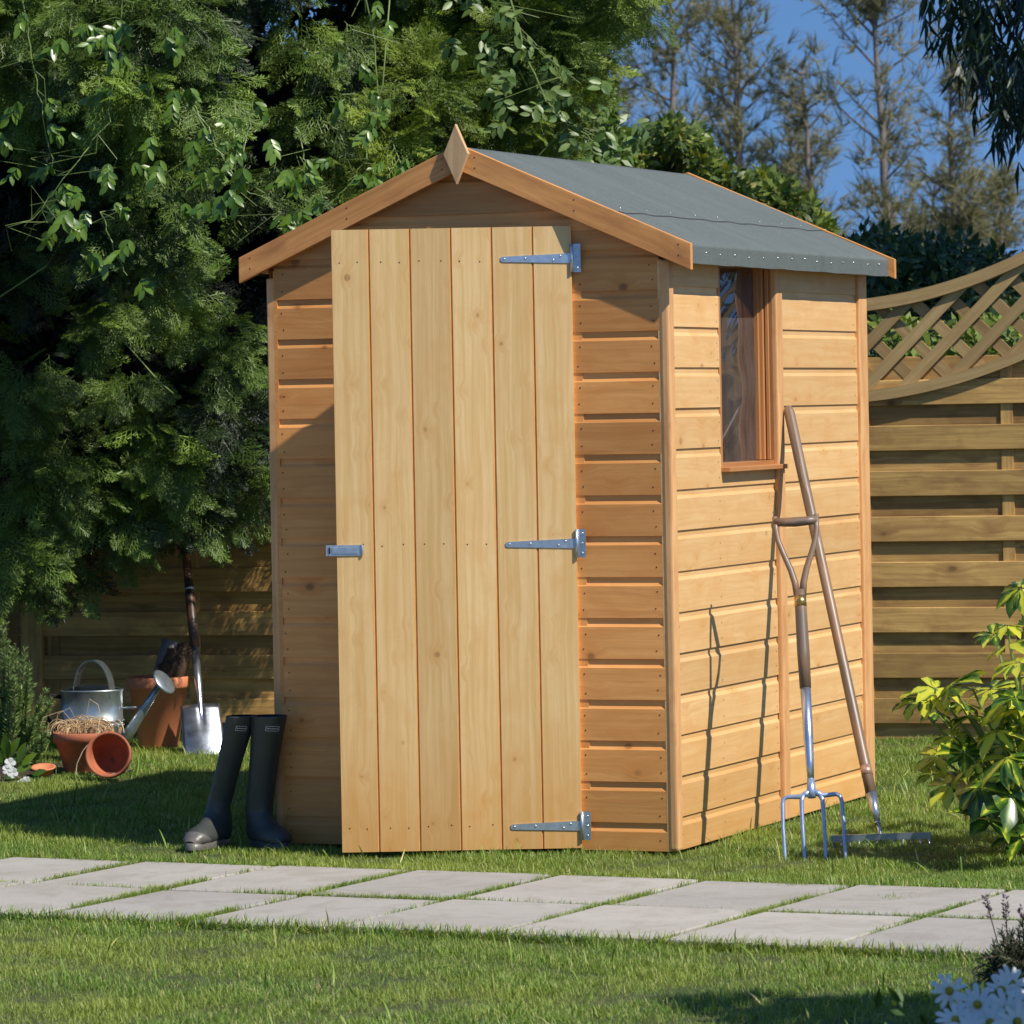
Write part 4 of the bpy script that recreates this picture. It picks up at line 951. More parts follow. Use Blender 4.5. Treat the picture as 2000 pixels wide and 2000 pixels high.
def leaf_cloud(name, clumps, n, size, mat, parent, template=(SIMPLE_V, SIMPLE_F), up=.5, shell=.55, hang=0.):
    tot = sum(r_[0]*r_[2] for c, r_ in clumps); P, X, Z, S = [], [], [], []
    for c, r_ in clumps:
        k = max(6, int(n*r_[0]*r_[2]/tot)); u = rand_unit(k); rad = rng.uniform(shell, 1.08, k)[:, None]
        P.append(c+u*r_*rad); X.append(u*.5+rng.normal(0, .6, (k, 3))+np.array([0, 0, -hang])); Z.append(u*.6+np.array([0, -.2, up])+rng.normal(0, .45, (k, 3))); S.append(rng.uniform(size[0], size[1], k))
    P, X, Z, S = map(np.concatenate, (P, X, Z, S))
    return obj(name, inst_mesh(name, template[0], template[1], None, P, X, Z, S), mat, parent)

# --- big conifer at the left
T1 = thing('conifer_tree', 'large dark conifer overhanging the fence at the left of the shed', 'conifer', (-1.7, 17.9, 0))
b = MB(); b.tube([(0, 0, 0), (.05, 0, 1.2), (-.02, 0, 2.6), (.05, .1, 4.6)], [.16, .13, .10, .04], 12)
for k in range(26):
    z = .9+k*.14; a_ = random.uniform(-2.6, -.5); ln = random.uniform(.7, 1.6) if z > 1.95 else .4; e = Vector((math.cos(a_)*ln, math.sin(a_)*ln, -.25)); p = Vector((.02, 0, z))
    b.tube([p, p+e*.5+Vector((0, 0, .12)), p+e], [.03, .018, .006], 6)
obj('trunk', b.mesh('trunk'), M['bark'], T1)
def absP(o):          # world-space crown placed under its empty
    o.location = -Vector(o.parent.location); return o
cl = []
def A(px, py, r_, Y, ry=.28, sq=1., dn=1.): cl.append((px_clump(px, py, r_*.70, Y, ry, sq), dn))
# bright outer boughs
for q in ((40, 40, 120, 15.6), (170, 60, 110, 15.3), (330, 50, 130, 15.3), (250, 170, 100, 15.2), (370, 180, 80, 15.3), (90, 190, 90, 15.6), (190, 290, 80, 15.4), (320, 330, 90, 15.3), (250, 430, 100, 15.4), (340, 440, 60, 15.35), (150, 380, 60, 15.7),
          (520, 350, 60, 15.8)): A(*q, sq=1.15)
for q in ((575, 70, 60, 16.1), (610, 190, 50, 16.1), (650, 70, 50, 16.2)): A(*q, sq=1.3, dn=.55)
# lower boughs
for q in ((430, 640, 60, 16.1), (250, 720, 55, 16.1), (200, 590, 70, 16.3), (60, 720, 90, 16.2), (320, 830, 90, 16.2), (420, 800, 80, 16.2), (120, 880, 90, 16.2), (480, 900, 60, 16.4), (230, 960, 80, 16.3), (60, 1020, 90, 16.2), (490, 700, 50, 16.4), (380, 930, 60, 16.4), (150, 1080, 45, 16.4), (20, 500, 80, 16.2), (330, 560, 60, 16.4)): A(*q, ry=.22, sq=1.1, dn=.95)
# deeper boughs and crown clumps added above the frame to cast shade
cl1 = cl; cl = []
for k in range(60):
    A(random.uniform(-60, 800), random.uniform(0, 960), random.uniform(80, 140), random.uniform(16.9, 17.5), dn=.5)
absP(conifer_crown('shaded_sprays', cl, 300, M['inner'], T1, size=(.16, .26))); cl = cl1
for k in range(34):  # upper clumps out of view, added to shade the boughs below
    c = np.array([random.uniform(-3.2, -.6), random.uniform(15.2, 17.2), random.uniform(2.9, 4.6)]); cl.append(((c, np.array([.35, .35, .32])), .8))
for k in range(10):
    c = np.array([random.uniform(-3.3, -2.1), random.uniform(15.4, 16.6), random.uniform(.8, 2.8)]); cl.append(((c, np.array([.3, .3, .3])), .8))
absP(conifer_crown('crown', cl, 400, M['conifer'], T1))
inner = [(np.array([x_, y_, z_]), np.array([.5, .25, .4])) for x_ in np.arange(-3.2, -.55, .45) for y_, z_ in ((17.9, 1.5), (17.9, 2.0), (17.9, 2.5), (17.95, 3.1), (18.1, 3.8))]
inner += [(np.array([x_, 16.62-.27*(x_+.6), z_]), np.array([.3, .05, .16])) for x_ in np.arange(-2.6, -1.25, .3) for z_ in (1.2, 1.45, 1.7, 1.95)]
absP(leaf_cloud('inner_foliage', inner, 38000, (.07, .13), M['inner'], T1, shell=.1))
# --- lime conifer behind the ridge
T2 = thing('conifer_tree', 'brighter yellow green conifer directly behind the shed ridge', 'conifer', (.1, 18.4, 0))
b = MB(); b.tube([(0, 0, 0), (0, 0, 2), (.05, 0, 4.4)], [.12, .09, .03], 12); obj('trunk', b.mesh('trunk'), M['bark'], T2)
cl = []
for q in ((800, 170, 80, 16.2), (740, 260, 60, 16.1), (860, 120, 60, 16.3), (700, 330, 50, 16.2), (1000, 60, 100, 16.4), (1080, 60, 80, 16.5), (1050, 150, 80, 16.5), (930, 230, 70, 16.5), (860, 250, 60, 16.6), (1020, 230, 60, 16.6), (900, 40, 80, 16.6), (1100, 130, 40, 16.5), (780, 60, 70, 16.7), (620, 300, 50, 16.6)): A(*q, sq=1.2, dn=1.)
for k in range(26): A(random.uniform(680, 1060), random.uniform(-20, 330), random.uniform(50, 85), random.uniform(16.9, 17.5), dn=.65)
for k in range(10):
    c = np.array([random.uniform(-.3, .35), random.uniform(16.4, 17.4), random.uniform(2.9, 4.2)]); cl.append(((c, np.array([.3, .3, .35])), .7))
absP(conifer_crown('crown', cl, 360, M['conifer_lime'], T2, size=(.11, .20), droop=.05))
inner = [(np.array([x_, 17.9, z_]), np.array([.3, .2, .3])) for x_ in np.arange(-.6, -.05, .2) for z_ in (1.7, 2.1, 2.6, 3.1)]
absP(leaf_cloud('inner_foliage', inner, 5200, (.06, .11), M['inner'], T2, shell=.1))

# --- climbers over the conifers
def vine(label, pts, Y, nleaf, lsize, mat, spread=.10, r_=.0028, tmpl=(LV, LF), droop=1.):
    P3 = [Vector(at(px, py, Y+dy)) for px, py, dy in pts]; base = P3[0]
    t = thing('climbing_plant', label, 'climber', tuple(base), 0, 'climbers hanging over the conifers')
    dense = []
    for i in range(len(P3)-1):
        for k in range(6): dense.append(P3[i].lerp(P3[i+1], k/6)+Vector((random.gauss(0, .004), random.gauss(0, .004), 0)))
    dense.append(P3[-1]); b = MB(); b.tube([p-base for p in dense], [r_*(1-.5*i/len(dense)) for i in range(len(dense))], 6)
    for k in range(nleaf//9):          # thin side twigs
        p = random.choice(dense)-base; b.tube([p, p+Vector((random.gauss(0, spread*.6), random.gauss(0, .03), random.gauss(-.02, spread*.4))), p+Vector((random.gauss(0, spread), random.gauss(0, .03), random.gauss(-.05, spread*.6)))], .0011, 4, cap=False)
    obj('stem', b.mesh('stem', False), M['stem'], t)
    P, X, Z, S = [], [], [], []
    for g_ in range(max(1, nleaf//7)):  # leaves hang in small pinnate groups
        c = np.array(random.choice(dense))+np.array([random.gauss(0, spread), random.gauss(-.03, .05), random.gauss(-.02, spread*.8)])
        dr = np.array([random.gauss(0, .6), random.gauss(-.1, .3), -.5]); dr /= np.linalg.norm(dr); sz = random.uniform(*lsize)
        for j in range(7):
            sg = -1 if j % 2 else 1; q = c+dr*(j//2)*sz*.42; sdv = np.cross(dr, [0, -1, 0]); sdv /= np.linalg.norm(sdv)+1e-6
            P.append(q); X.append(sdv*sg*.55+dr*.35+np.array([0, 0, -.55*droop])+rng.normal(0, .18, 3)); Z.append(np.array([rng.normal(.2, .35), -1, .45+rng.normal(0, .3)])); S.append(sz*random.uniform(.75, 1.1))
    P = np.array(P)-np.array(base); obj('leaves', inst_mesh('leaves', tmpl[0], tmpl[1], None, P, np.array(X), np.array(Z), np.array(S)), mat, t)
vine('climber running diagonally with bright stem across the left conifer', [(230, -20, -.1), (222, 90, 0), (205, 230, 0), (150, 300, 0), (60, 415, 0)], 14.85, 200, (.035, .058), M['vine'])
vine('climber with glossy hanging leaves left of the dark gap', [(345, 170, 0), (390, 240, 0), (430, 320, 0), (470, 365, 0), (512, 375, 0)], 14.9, 150, (.034, .055), M['vine'], .09)
vine('climber dangling alone over the dark gap between the conifers', [(478, 180, 0), (468, 250, 0), (448, 310, 0), (440, 375, 0)], 14.95, 24, (.03, .05), M['vine'], .05)
vine('climber at the far left edge with long drooping leaves', [(40, -20, 0), (60, 110, 0), (85, 240, 0), (105, 330, 0)], 15.0, 80, (.04, .062), M['vine'], .10)
vine('twin-stemmed climber falling behind the left bargeboard', [(690, -20, 0), (712, 120, 0), (712, 230, 0), (690, 300, 0), (650, 360, 0), (612, 395, 0)], 15.3, 150, (.030, .048), M['vine'], .075)
vine('climber with large pale veined leaves above the left bargeboard', [(560, 240, 0), (575, 300, 0), (600, 330, 0), (560, 350, 0)], 15.25, 60, (.038, .055), M['vine'], .06)
vine('grey green climber sprawling behind the finial towards the ridge', [(960, -10, 0), (985, 90, 0), (1030, 190, 0), (1090, 245, 0), (1170, 300, 0)], 15.8, 230, (.035, .06), M['privet'], .12, .004, droop=.2)
vine('climber with wide leaves low on the shaded left conifer', [(190, 400, 0), (215, 470, 0), (240, 520, 0)], 14.95, 28, (.04, .06), M['vine'], .06)
b = MB()
for pts in ([(340, 165, 0), (440, 330, 0), (500, 365, 0)], [(0, 560, .4), (90, 500, .4), (130, 430, .4)], [(230, 640, .6), (300, 720, .6), (330, 745, .6)], [(300, 340, 0), (340, 400, 0), (385, 420, 0)], [(735, 0, .4), (722, 160, .4), (680, 280, .4)]):
    P3 = [Vector(at(px, py, 15.0+dy)) for px, py, dy in pts]; b.tube(P3, .0028, 5)
tag(obj('bare_twigs', b.mesh('bare_twigs'), M['stem']), 'bare curling twigs straying across the dark conifers', 'twigs', kind='stuff')

# --- broad shrubs behind the roof and the fence
def shrub(label, clumps, n, size, mat, base, hang=0., cat='shrub', group=None, name='shrub'):
    t = thing(name, label, cat, base, 0, group); b = MB(); bv = Vector(base)
    for c, r_ in clumps[:14]:
        e = Vector(c)-bv; b.tube([Vector((0, 0, 0)), e*.5+Vector((random.gauss(0, .05), 0, .05)), e], [.03, .018, .005], 6)
    obj('branches', b.mesh('branches'), M['bark'], t)
    absP(leaf_cloud('foliage', clumps, n, size, mat, t, hang=hang)); return t
def pc(lst, Y, ry=.35): return [px_clump(x_, y_, r_, Y+random.uniform(-.2, .3), ry) for x_, y_, r_ in lst]
shrub('leafy green shrub behind the ridge beside the lime conifer', pc([(1060, 240, 60), (1110, 200, 55), (1130, 270, 50), (1090, 300, 50), (1020, 280, 50), (1160, 300, 35), (1085, 180, 35)], 17.2), 2600, (.04, .07), M['privet'], (.3, 17.4, 0))
shrub('low sunny shrub showing above the far end of the roof ridge', pc([(1190, 300, 40), (1240, 320, 45), (1290, 300, 45), (1335, 330, 40), (1265, 260, 32), (1380, 365, 35), (1310, 270, 25)], 21.), 5200, (.045, .075), M['hedge'], (.8, 21.2, 0))
shrub('sunny shrub with yellow tips rising over the back bargeboard', pc([(1420, 380, 40), (1465, 385, 42), (1500, 410, 40), (1535, 440, 35), (1440, 350, 26)], 22.), 4200, (.045, .075), M['hedge'], (1.3, 22.2, 0))
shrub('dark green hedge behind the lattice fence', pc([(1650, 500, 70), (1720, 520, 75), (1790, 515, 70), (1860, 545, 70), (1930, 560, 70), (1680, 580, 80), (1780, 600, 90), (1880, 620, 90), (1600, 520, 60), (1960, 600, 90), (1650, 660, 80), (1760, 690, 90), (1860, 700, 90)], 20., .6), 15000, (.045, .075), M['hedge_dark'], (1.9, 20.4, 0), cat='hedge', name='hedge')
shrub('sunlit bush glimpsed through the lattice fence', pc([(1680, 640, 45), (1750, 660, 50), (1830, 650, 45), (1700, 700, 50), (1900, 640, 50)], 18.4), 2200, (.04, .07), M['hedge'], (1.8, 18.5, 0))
shrub('unseen dark hedge right of the fence, added to darken the window reflection', [(np.array([x_, 19.5+.3*math.sin(x_*3), z_]), np.array([.55, .45, .45])) for x_ in np.arange(3.0, 10, .8) for z_ in (.6, 1.3, 2.0, 2.7)], 9000, (.08, .13), M['hedge_dark'], (6., 19.6, 0), cat='hedge', name='hedge')  # unseen hedge added so the window pane mirrors less sky
# --- wispy trees far away
def wispy(px, ytop, wpx, ybot, Y, label, lean=0, dens=1., seed=1):
    rr = random.Random(seed); s = Y/8376; base = Vector((at(px, 760, Y)[0], Y, 0)); zt = at(px, ytop, Y)[2]; zb = at(px, ybot, Y)[2]
    t = thing('slender_tree', label, 'tree', tuple(base), 0, 'tall wispy trees in the distance')
    b = MB(); tr = []
    for k in range(13):
        f = k/12; tr.append(Vector((lean*s*f+rr.gauss(0, .03), 0, zt*f)))
    b.tube(tr, [.10*(1-f*.85/1.) if f < 1 else .01 for f in [k/12 for k in range(13)]], 8)
    P, X, Z, S = [], [], [], []; nb = int(34*dens)
    for k in range(nb):
        z = rr.uniform(zb*.82, zt*.985); f = z/zt; c = tr[min(11, int(f*12))].lerp(tr[min(12, int(f*12)+1)], f*12-int(f*12))
        rel = (zt-z)/(zt-zb*.8); ln = wpx*s*.5*(.35+.75*math.sin(min(1, max(0, rel))*2.4+.25))*rr.uniform(.45, 1.25); a_ = rr.uniform(0, 6.28)
        e = Vector((math.cos(a_)*ln, math.sin(a_)*ln*.8, ln*rr.uniform(.5, 1.3))); mid = c+e*.5+Vector((0, 0, -.05*ln)); end = c+e
        b.tube([c, mid, end], [.022, .013, .004], 5, cap=False)
        for q in range(int(8*dens)+2):
            g_ = rr.uniform(.25, 1.08); p = c.lerp(end, g_) if g_ > .5 else c.lerp(mid, g_*2)
            p = p+Vector((rr.gauss(0, .10), rr.gauss(0, .10), rr.gauss(0, .08))); dd_ = e.normalized()*.6+Vector((rr.gauss(0, .5), rr.gauss(0, .5), rr.gauss(.1, .5)))
            for w_ in range(10):
                P.append(p); X.append(dd_+Vector((rr.gauss(0, .45), rr.gauss(0, .45), rr.gauss(0, .45)))); Z.append((rr.gauss(0, 1), rr.gauss(-1, .5), rr.gauss(0, 1))); S.append(rr.uniform(.12, .30))
    obj('trunk', b.mesh('trunk'), M['farbark'], t)
    TVn = np.array([(0, -.028, 0), (0, .028, 0), (1, .012, 0), (1, -.012, 0)])
    obj('crown', inst_mesh('crown', TVn, np.array([(0, 1, 2, 3)]), None, np.array(P), np.array(X), np.array(Z), np.array(S)), M['wisp'], t)
wispy(1260, -60, 210, 420, 60, 'broad wispy tree farthest left, just right of the conifers', 25, 1.2, 1)
wispy(1165, -40, 160, 380, 62, 'wispy tree partly hidden behind the conifer edge', -10, 1.0, 2)
wispy(1425, -110, 170, 300, 58, 'tall wispy tree with a bare forked lower trunk left of centre sky', -35, 1.15, 3)
wispy(1560, 110, 130, 420, 62, 'medium wispy tree tapering to a thin tip mid group', -35, .9, 5)
wispy(1485, 230, 90, 420, 66, 'small brownish wispy tree beside the medium one', 10, .8, 6)
wispy(1700, -90, 190, 400, 57, 'tallest wispy tree with long trunk right of the sky gap', -45, 1.2, 7)
wispy(1830, 130, 150, 400, 60, 'bushy wispy tree second from the right', -30, 1.2, 8)
wispy(1905, 330, 90, 460, 62, 'lowest wispy tree at the right edge above the fence', -15, .9, 9)
wispy(1770, 330, 120, 470, 66, 'thin low wispy tree right of the tallest one', 0, .8, 12)
# --- drooping leaves coloured dark for their shade, upper right
T3 = thing('overhanging_tree', 'drooping-leaved tree in shade-dark colour reaching in at the top right corner', 'tree', (4.0, 19.2, 0))
b = MB(); b.tube([(0, 0, 0), (-.05, 0, 2), (-.3, 0, 3.6), (-.6, 0, 5.2)], [.2, .16, .12, .05], 12)
for e in ((-1.9, -.3, 3.1), (-1.6, -.2, 3.7), (-1.9, .2, 4.2), (.5, -1, 4.6), (-1.2, -1, 4.9), (-1.0, .8, 4.8)): b.tube([(-.2, 0, 3.0), tuple(np.array(e)*[.5, .5, 1]+np.array([0, 0, -.0])), e], [.08, .05, .012], 8)
obj('trunk', b.mesh('trunk'), M['bark'], T3)
P, X, Z, S = [], [], [], []
def strand(p, n, ln):
    d = np.array([random.gauss(-.15, .2), random.gauss(0, .2), -1.]); d /= np.linalg.norm(d)
    for k in range(n):
        q = p+d*ln*k/n+rng.normal(0, .02, 3)
        for j in range(2): P.append(q); X.append(np.array([random.gauss(-.05, .45), random.gauss(0, .4), -1])); Z.append(rng.normal(size=3)); S.append(random.uniform(.08, .15))
for k in range(90):
    px_ = random.uniform(1785, 2060); ye = np.interp(px_, [1785, 1820, 1850, 1890, 1905, 1932, 2060], [10, 40, 130, 175, 265, 220, 300])*random.uniform(.6, 1.)
    top = at(px_, ye, 19+random.uniform(-.6, .6)); strand(top+np.array([0, 0, random.uniform(.05, .25)]), 8, .26)
    for j in range(3): strand(top+np.array([random.uniform(0, .5), random.uniform(-.4, .4), random.uniform(.3, 1.)]), 8, .3)
for k in range(650):
    u = rand_unit(1)[0]; c = np.array([3.7, 18.8, 4.6])+u*np.array([2.0, 1.8, 1.5])*random.uniform(.5, 1); 
    if c[2] > 3.05 or c[0] > 2.6: strand(c, 8, .3)
EV = np.array([(0, -.012, 0), (0, .012, 0), (.4, .075, .04), (.4, -.075, .04), (1, .006, -.12), (1, -.006, -.12)]); EF = np.array([(0, 1, 2, 3), (3, 2, 4, 5)])
absP(obj('crown', inst_mesh('crown', EV, EF, None, np.array(P), np.array(X), np.array(Z), np.array(S)), M['euca'], T3))

# --- variegated shrub at the right
VB = at(1965, 1560, 12.25); VB[2] = 0
T4 = thing('variegated_shrub', 'variegated yellow and green umbrella-leaved shrub at the right edge', 'shrub', tuple(VB))
whorls = [(1795, 1290, 12.0, .10), (1745, 1312, 12.1, .085), (1835, 1350, 12.1, .075), (1905, 1215, 12.15, .085), (1925, 1110, 12.2, .085), (1920, 1250, 12.0, .08), (1880, 1380, 11.95, .09), (1820, 1420, 12.05, .085), (1770, 1425, 12.2, .075), (1900, 1330, 12.0, .09), (1850, 1480, 11.9, .1), (1905, 1500, 11.85, .11), (1790, 1480, 12.05, .08), (1930, 1440, 11.9, .11), (1865, 1545, 11.9, .10), (1925, 1580, 11.95, .10), (1760, 1460, 12.2, .06), (1900, 1430, 11.8, .1), (1945, 1300, 12.1, .1), (1960, 1380, 12.0, .1), (1830, 1390, 12.3, .08), (1870, 1300, 12.4, .08)]
for k in range(52): whorls.append((random.uniform(1865, 2160), random.gauss(1350, 95), random.uniform(11.9, 12.8), random.uniform(.07, .11)))
for q_ in ((1722, 1322, 12.15, .06), (1765, 1300, 12.05, .07), (1770, 1345, 12.2, .06), (1810, 1325, 12.1, .07), (1835, 1300, 12.2, .065), (1800, 1390, 12.1, .07), (1840, 1440, 12.0, .08), (1900, 1180, 12.2, .07)): whorls.append(q_)
for k in range(5): whorls.append((random.uniform(1800, 1900), random.uniform(1370, 1540), random.uniform(12.15, 12.5), random.uniform(.06, .09)))
b = MB(); P, X, Z, S, T = [], [], [], [], []
for (px_, py_, Y_, ln) in whorls:
    c = np.array(at(px_, py_, Y_)); o_ = Vector(c-VB); b.tube([Vector((random.gauss(0, .03), random.gauss(0, .03), .02)), Vector((o_.x*.55, o_.y*.5, o_.z*.6)), o_], [.007, .005, .003], 6)
    axu = np.array([random.gauss(-.25, .3), random.gauss(-.35, .25), 1.]); axu /= np.linalg.norm(axu); s1_ = np.cross(axu, [0, 1, .1]); s1_ /= np.linalg.norm(s1_); s2_ = np.cross(axu, s1_); tn = random.random(); nl = random.choice((6, 7, 7, 8)); dro = random.uniform(-.1, .55)
    for j in range(nl):
        q = 2*math.pi*j/nl+random.gauss(0, .12); r_ = s1_*math.cos(q)+s2_*math.sin(q); P.append(c+r_*.006); X.append(r_-axu*dro+rng.normal(0, .08, 3)); Z.append(axu+r_*.2); S.append(ln*random.uniform(.8, 1.08)); T.append(np.clip(tn+random.gauss(0, .15), 0, 1))
obj('stems', b.mesh('stems', False), M['stem'], T4)
OV = LV.copy(); OV[:, 1] *= 1.05; OV[3:5, 0] = .62; OV[5] = (1, 0, -.16)
obj('leaves', inst_mesh('leaves', OV, LF, LUV, np.array(P)-VB, np.array(X), np.array(Z), np.array(S), np.array(T)), M['varieg'], T4)

# --- needle herbs
def needles(stems, per, nl, mat, name, parent, base, width=.05, ang=.75):
    P, X, Z, S = [], [], [], []
    for pts in stems:
        pts = [np.array(p) for p in pts]
        for k in range(per):
            f = random.random()*(len(pts)-1); i = int(f); p = pts[i]+(pts[min(i+1, len(pts)-1)]-pts[i])*(f-i); d = pts[min(i+1, len(pts)-1)]-pts[max(i-1, 0) if i == len(pts)-1 else i]; d = d/(np.linalg.norm(d)+1e-6)
            r_ = rng.normal(size=3); r_ -= d*(r_@d); r_ /= np.linalg.norm(r_); fr = f/(len(pts)-1)
            P.append(p); X.append(d*ang+r_); Z.append(rng.normal(size=3)); S.append(random.uniform(.6, 1.1)*nl*(1-.45*fr))
    NV = np.array([(0, -width, 0), (0, width, 0), (.6, width*1.1, .02), (.6, -width*1.1, .02), (1, .01, 0), (1, -.01, 0)])
    return obj(name, inst_mesh(name, NV, EF, None, np.array(P)-base, np.array(X), np.array(Z), np.array(S)), mat, parent)
RB = gnd(20, 1452); RB = np.array([RB[0]-.02, RB[1], 0.])
T5 = thing('rosemary_bush', 'upright rosemary bush at the left edge beside the watering can', 'herb', tuple(RB))
stems = []
for (px_, py_) in ((10, 1175), (30, 1215), (48, 1220), (8, 1290), (40, 1300), (62, 1290), (88, 1300), (100, 1320), (30, 1340), (75, 1340), (-10, 1230), (-20, 1180), (55, 1250), (15, 1240), (95, 1370), (-30, 1300), (68, 1385), (0, 1360), (45, 1375), (85, 1400), (25, 1275)):
    for r2 in range(2):
        e = at(px_+random.gauss(0, 7)*r2, py_+random.gauss(0, 10)*r2+r2*12, RB[1]+random.uniform(-.12, .15)); s0_ = np.array([RB[0]+(e[0]-RB[0])*.35+random.gauss(0, .02), RB[1]+random.uniform(-.08, .1), 0.]); m_ = (s0_+e)/2+np.array([random.gauss(0, .012), 0, 0]); stems.append([s0_, s0_*.5+m_*.5+np.array([(e[0]-s0_[0])*.08, 0, 0]), m_, (m_+e)/2, e])
b = MB()
for s_ in stems: b.tube([Vector(p-RB) for p in s_], [.004, .0035, .003, .0022, .001], 5, cap=False)
obj('stems', b.mesh('stems', False), M['bark'], T5); needles(stems, 420, .036, M['rosemary'], 'needles', T5, RB, .055)
# soil bed under it
b = MB(); n_ = 24; SB = gnd(0, 1462)
for i in range(n_):
    for j in range(10):
        def sp_(i, j): a_ = 2*math.pi*i/n_; r_ = j/10; return (SB[0]-.25+math.cos(a_)*.60*r_*(1+.08*math.sin(a_*5)), SB[1]+.25+math.sin(a_)*.42*r_, .028*(1-r_*r_)-.008+.006*math.sin(i*2.3+j*1.7))
        b.face([sp_(i, j), sp_(i, j+1), sp_(i+1, j+1), sp_(i+1, j)], None, .5, 0, True)
tag(obj('soil_bed', b.mesh('soil_bed'), M['soil']), kind='structure')
# white viola flowers and broad leaves by the rosemary
T6 = thing('white_viola', 'white flowering viola with broad green leaves at the lower left edge', 'flower', tuple(gnd(18, 1468)))
VB2 = np.array(gnd(18, 1468))
PV = np.array([(0, -.08, 0), (0, .08, 0), (.5, .45, .03), (.5, -.45, .03), (.9, .38, -.02), (.9, -.38, -.02), (1.02, .1, -.05), (1.02, -.1, -.05)]); PF = np.array([(0, 1, 2, 3), (3, 2, 4, 5), (5, 4, 6, 7)])
for (px_, py_, sz) in ((19, 1440, .020), (24, 1458, .019), (14, 1452, .018), (42, 1478, .017), (50, 1472, .014)):
    c = at(px_, py_, VB2[1]-.03); P = np.repeat(c[None], 5, 0); q = np.arange(5)*2*math.pi/5+random.random(); X = np.stack([np.cos(q), -.15+0*q, np.sin(q)], 1); Z = np.repeat(np.array([[.1, -1, .25]]), 5, 0)
    f = obj('flower', inst_mesh('flower', PV, PF, None, P-VB2, X, Z, np.full(5, sz)), M['white'], T6)
P, X, Z, S = [], [], [], []
for (px_, py_, dx, dz, sz) in ((40, 1445, .7, .6, .10), (35, 1440, .3, .9, .11), (15, 1430, -.1, 1, .12), (5, 1440, -.4, .8, .10), (55, 1470, .95, -.1, .10), (28, 1455, .8, .25, .09), (60, 1462, .6, .2, .08), (80, 1475, .9, .1, .07), (10, 1470, .5, .3, .08), (48, 1480, .8, .05, .09), (20, 1425, .5, 1, .10)):
    P.append(at(px_, py_, VB2[1]+.02)-VB2); X.append((dx, -.2, dz)); Z.append((-.3, -.8, .5)); S.append(sz*.72)
obj('leaves', inst_mesh('leaves', LV, LF, None, np.array(P), np.array(X), np.array(Z), np.array(S)), M['vine'], T6)
# lavender
LB = np.array(gnd(1925, 1862)); LB[0] += .03
T7 = thing('lavender_bush', 'dark lavender bush with two dusky flower spikes at the lower right', 'herb', tuple(LB))
stems = []; spikes = []
for k in range(150):
    f = random.random(); px_ = random.uniform(1862, 2040); py_ = np.interp(px_, [1868, 1890, 1930, 2040], [1800, 1735, 1730, 1725])+random.uniform(0, 110); e = at(px_, py_, LB[1]+random.uniform(-.12, .12)); s0_ = LB+np.array([(e[0]-LB[0])*.5+random.gauss(0, .02), random.gauss(0, .05), 0]); m_ = (s0_+e)/2; stems.append([s0_, m_+np.array([0, 0, .01]), e])
for k in range(14):
    e = at(random.uniform(1835, 1880), random.uniform(1790, 1870), LB[1]+random.uniform(-.05, .1)); s0_ = LB+np.array([-.02, 0, .01]); stems.append([s0_, (s0_+e)/2+np.array([0, 0, .03]), e])
needles(stems, 46, .032, M['lav'], 'needles', T7, LB, .06, 1.1)
b = MB()
for s_ in stems: b.tube([Vector(p-LB) for p in s_], [.003, .002, .001], 5, cap=False)
for (x0_, y0_, x1_, y1_) in ((1888, 1800, 1862, 1703), (1902, 1790, 1897, 1705), (1935, 1790, 1928, 1722), (1960, 1800, 1965, 1700)):
    p0 = at(x0_, y0_, LB[1]); p1 = at(x1_, y1_, LB[1]-.02); b.tube([Vector(p0-LB), Vector((p0+p1)/2-LB), Vector(p1-LB)], .0013, 5, cap=False); spikes.append((p1, (p1-p0)/np.linalg.norm(p1-p0)))
obj('stems', b.mesh('stems', False), M['bark'], T7)
for p1, d in spikes:
    n_ = 60; f = rng.random(n_); P = p1+d*((f-.7)*.050)[:, None]; r_ = rng.normal(size=(n_, 3)); r_ -= (r_@d)[:, None]*d; r_ /= np.linalg.norm(r_, axis=1, keepdims=True)
    obj('flower_spike', inst_mesh('flower_spike', SIMPLE_V, SIMPLE_F, None, P+r_*.002-LB, r_+d*.8, rng.normal(size=(n_, 3)), rng.uniform(.006, .012, n_)), M['purple'], T7)
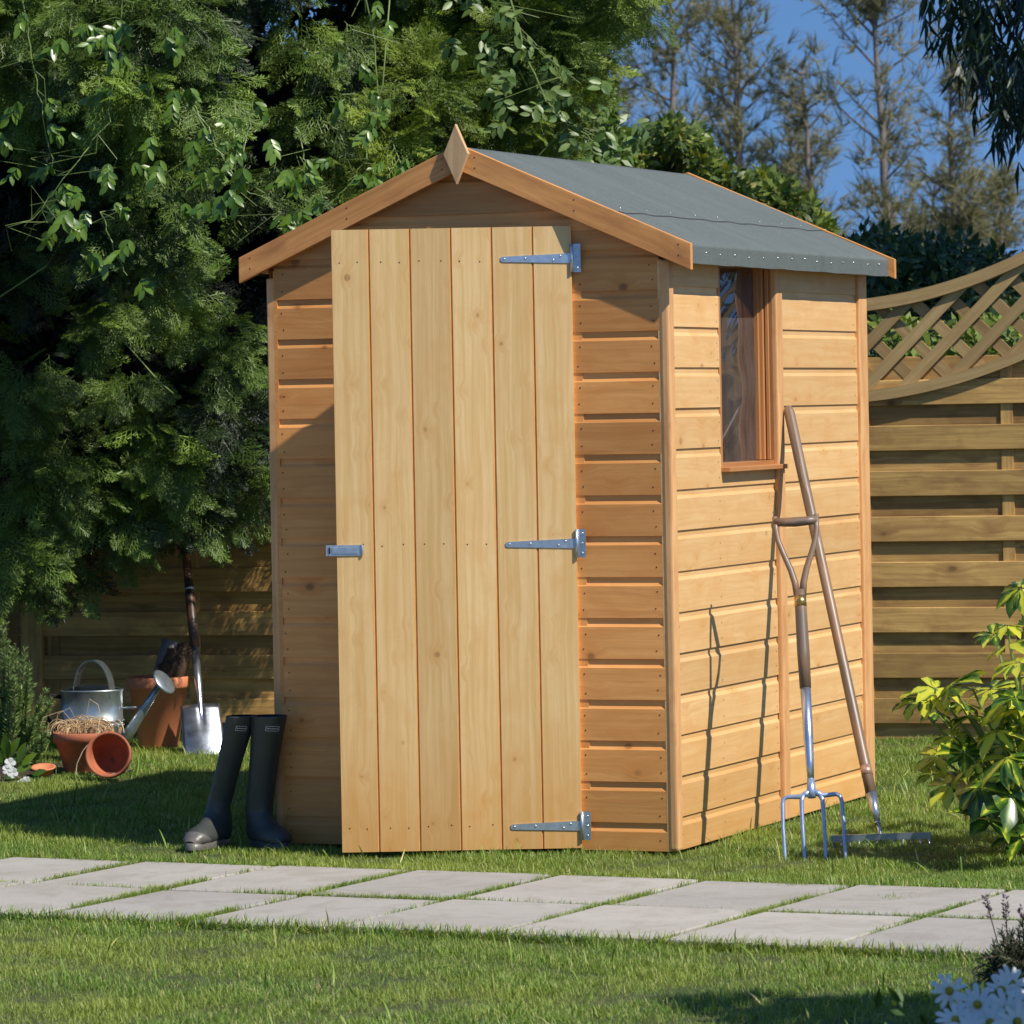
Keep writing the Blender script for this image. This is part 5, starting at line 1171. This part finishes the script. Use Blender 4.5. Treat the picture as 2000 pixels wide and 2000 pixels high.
# daisies
DB = np.array([at(1890, 1930, 7.5)[0], 7.5, 0.])
T8 = thing('daisy_plant', 'clump of white daisies with yellow centres at the bottom right corner', 'flower', tuple(DB))
PV = np.array([(.08, -.05, 0), (.08, .05, 0), (.45, .125, .04), (.45, -.125, .04), (.85, .13, .03), (.85, -.13, .03), (1.0, .045, -.02), (1.0, -.045, -.02)])
b = MB()
for (px_, py_, sz, Y_) in ((1791, 1870, .046, 7.4), (1844, 1896, .055, 7.3), (1908, 1856, .046, 7.55), (1900, 1905, .055, 7.25), (1803, 1925, .046, 7.2), (1868, 1930, .048, 7.2), (1919, 1928, .050, 7.1), (1889, 1868, .040, 7.5), (1935, 1890, .046, 7.4), (1830, 1945, .045, 7.15), (1960, 1900, .05, 7.5), (1950, 1940, .05, 7.2), (1875, 1970, .05, 7.1), (1990, 1930, .05, 7.3)):
    c = at(px_, py_, Y_); ax = np.array([random.gauss(.05, .18), -1, random.uniform(.35, .75)]); ax /= np.linalg.norm(ax); s1_ = np.cross(ax, [0, 0, 1.]); s1_ /= np.linalg.norm(s1_); s2_ = np.cross(s1_, ax); n_ = random.choice((11, 12, 13))
    q = np.arange(n_)*2*math.pi/n_+rng.normal(0, .07, n_); X = np.cos(q)[:, None]*s1_+np.sin(q)[:, None]*s2_+ax*rng.normal(-.06, .06, n_)[:, None]; Z = np.repeat(ax[None], n_, 0)+rng.normal(0, .08, (n_, 3))
    fl = obj('flower', inst_mesh('flower', PV, PF, None, np.repeat(c[None], n_, 0)-DB+ax*rng.uniform(0, .001, n_)[:, None], X, Z, sz*rng.uniform(.86, 1.04, n_)*.76), M['white'], T8)
    fc = MB(); Mq = Matrix.Translation(Vector(c-DB)) @ Vector(ax).to_track_quat('Z', 'Y').to_matrix().to_4x4(); fc.lathe([(.0075, -.001), (.0075, .0026), (.0055, .0052), (0, .006)], 16, Mq); obj('flower_centre', fc.mesh('flower_centre'), M['yellow'], fl)
    b.tube([Vector((random.gauss(0, .05), random.gauss(0, .05), 0)), Vector((c-DB)*[.8, .8, .6]), Vector(c-DB)], .0016, 5, cap=False)
obj('stems', b.mesh('stems', False), M['stem'], T8)
n_ = 1500; P = np.stack([rng.normal(.05, .11, n_), rng.normal(0, .14, n_), rng.uniform(.02, .235, n_)], 1)
obj('leaves', inst_mesh('leaves', SIMPLE_V*[1, .7, 1], SIMPLE_F, None, P, rng.normal(size=(n_, 3))+[0, 0, .5], rng.normal(size=(n_, 3))+[0, -1, 1], rng.uniform(.025, .05, n_)), M['daisyleaf'], T8)
# border shrubs just outside the frame: one shades the lawn corner, one is added to shade the daisies
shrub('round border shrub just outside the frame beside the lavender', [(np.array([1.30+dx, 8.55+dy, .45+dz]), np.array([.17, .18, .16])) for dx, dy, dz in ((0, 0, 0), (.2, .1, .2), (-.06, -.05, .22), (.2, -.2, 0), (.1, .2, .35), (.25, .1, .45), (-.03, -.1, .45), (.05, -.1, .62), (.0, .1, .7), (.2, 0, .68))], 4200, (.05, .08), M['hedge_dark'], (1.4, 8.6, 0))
shrub('unseen round border shrub added to shade the daisies', [(np.array([1.17+dx, 6.85+dy, .45+dz]), np.array([.17, .18, .16])) for dx, dy, dz in ((0, 0, 0), (.2, .1, .2), (-.02, -.05, .22), (.2, -.2, 0), (.1, .2, .35), (.25, .1, .45), (-.03, -.1, .45), (.05, -.1, .62), (-.05, .1, .6), (.2, 0, .68))], 4200, (.05, .08), M['hedge_dark'], (1.3, 6.9, 0))  # unseen shrub placed here for the shade it throws on the daisies
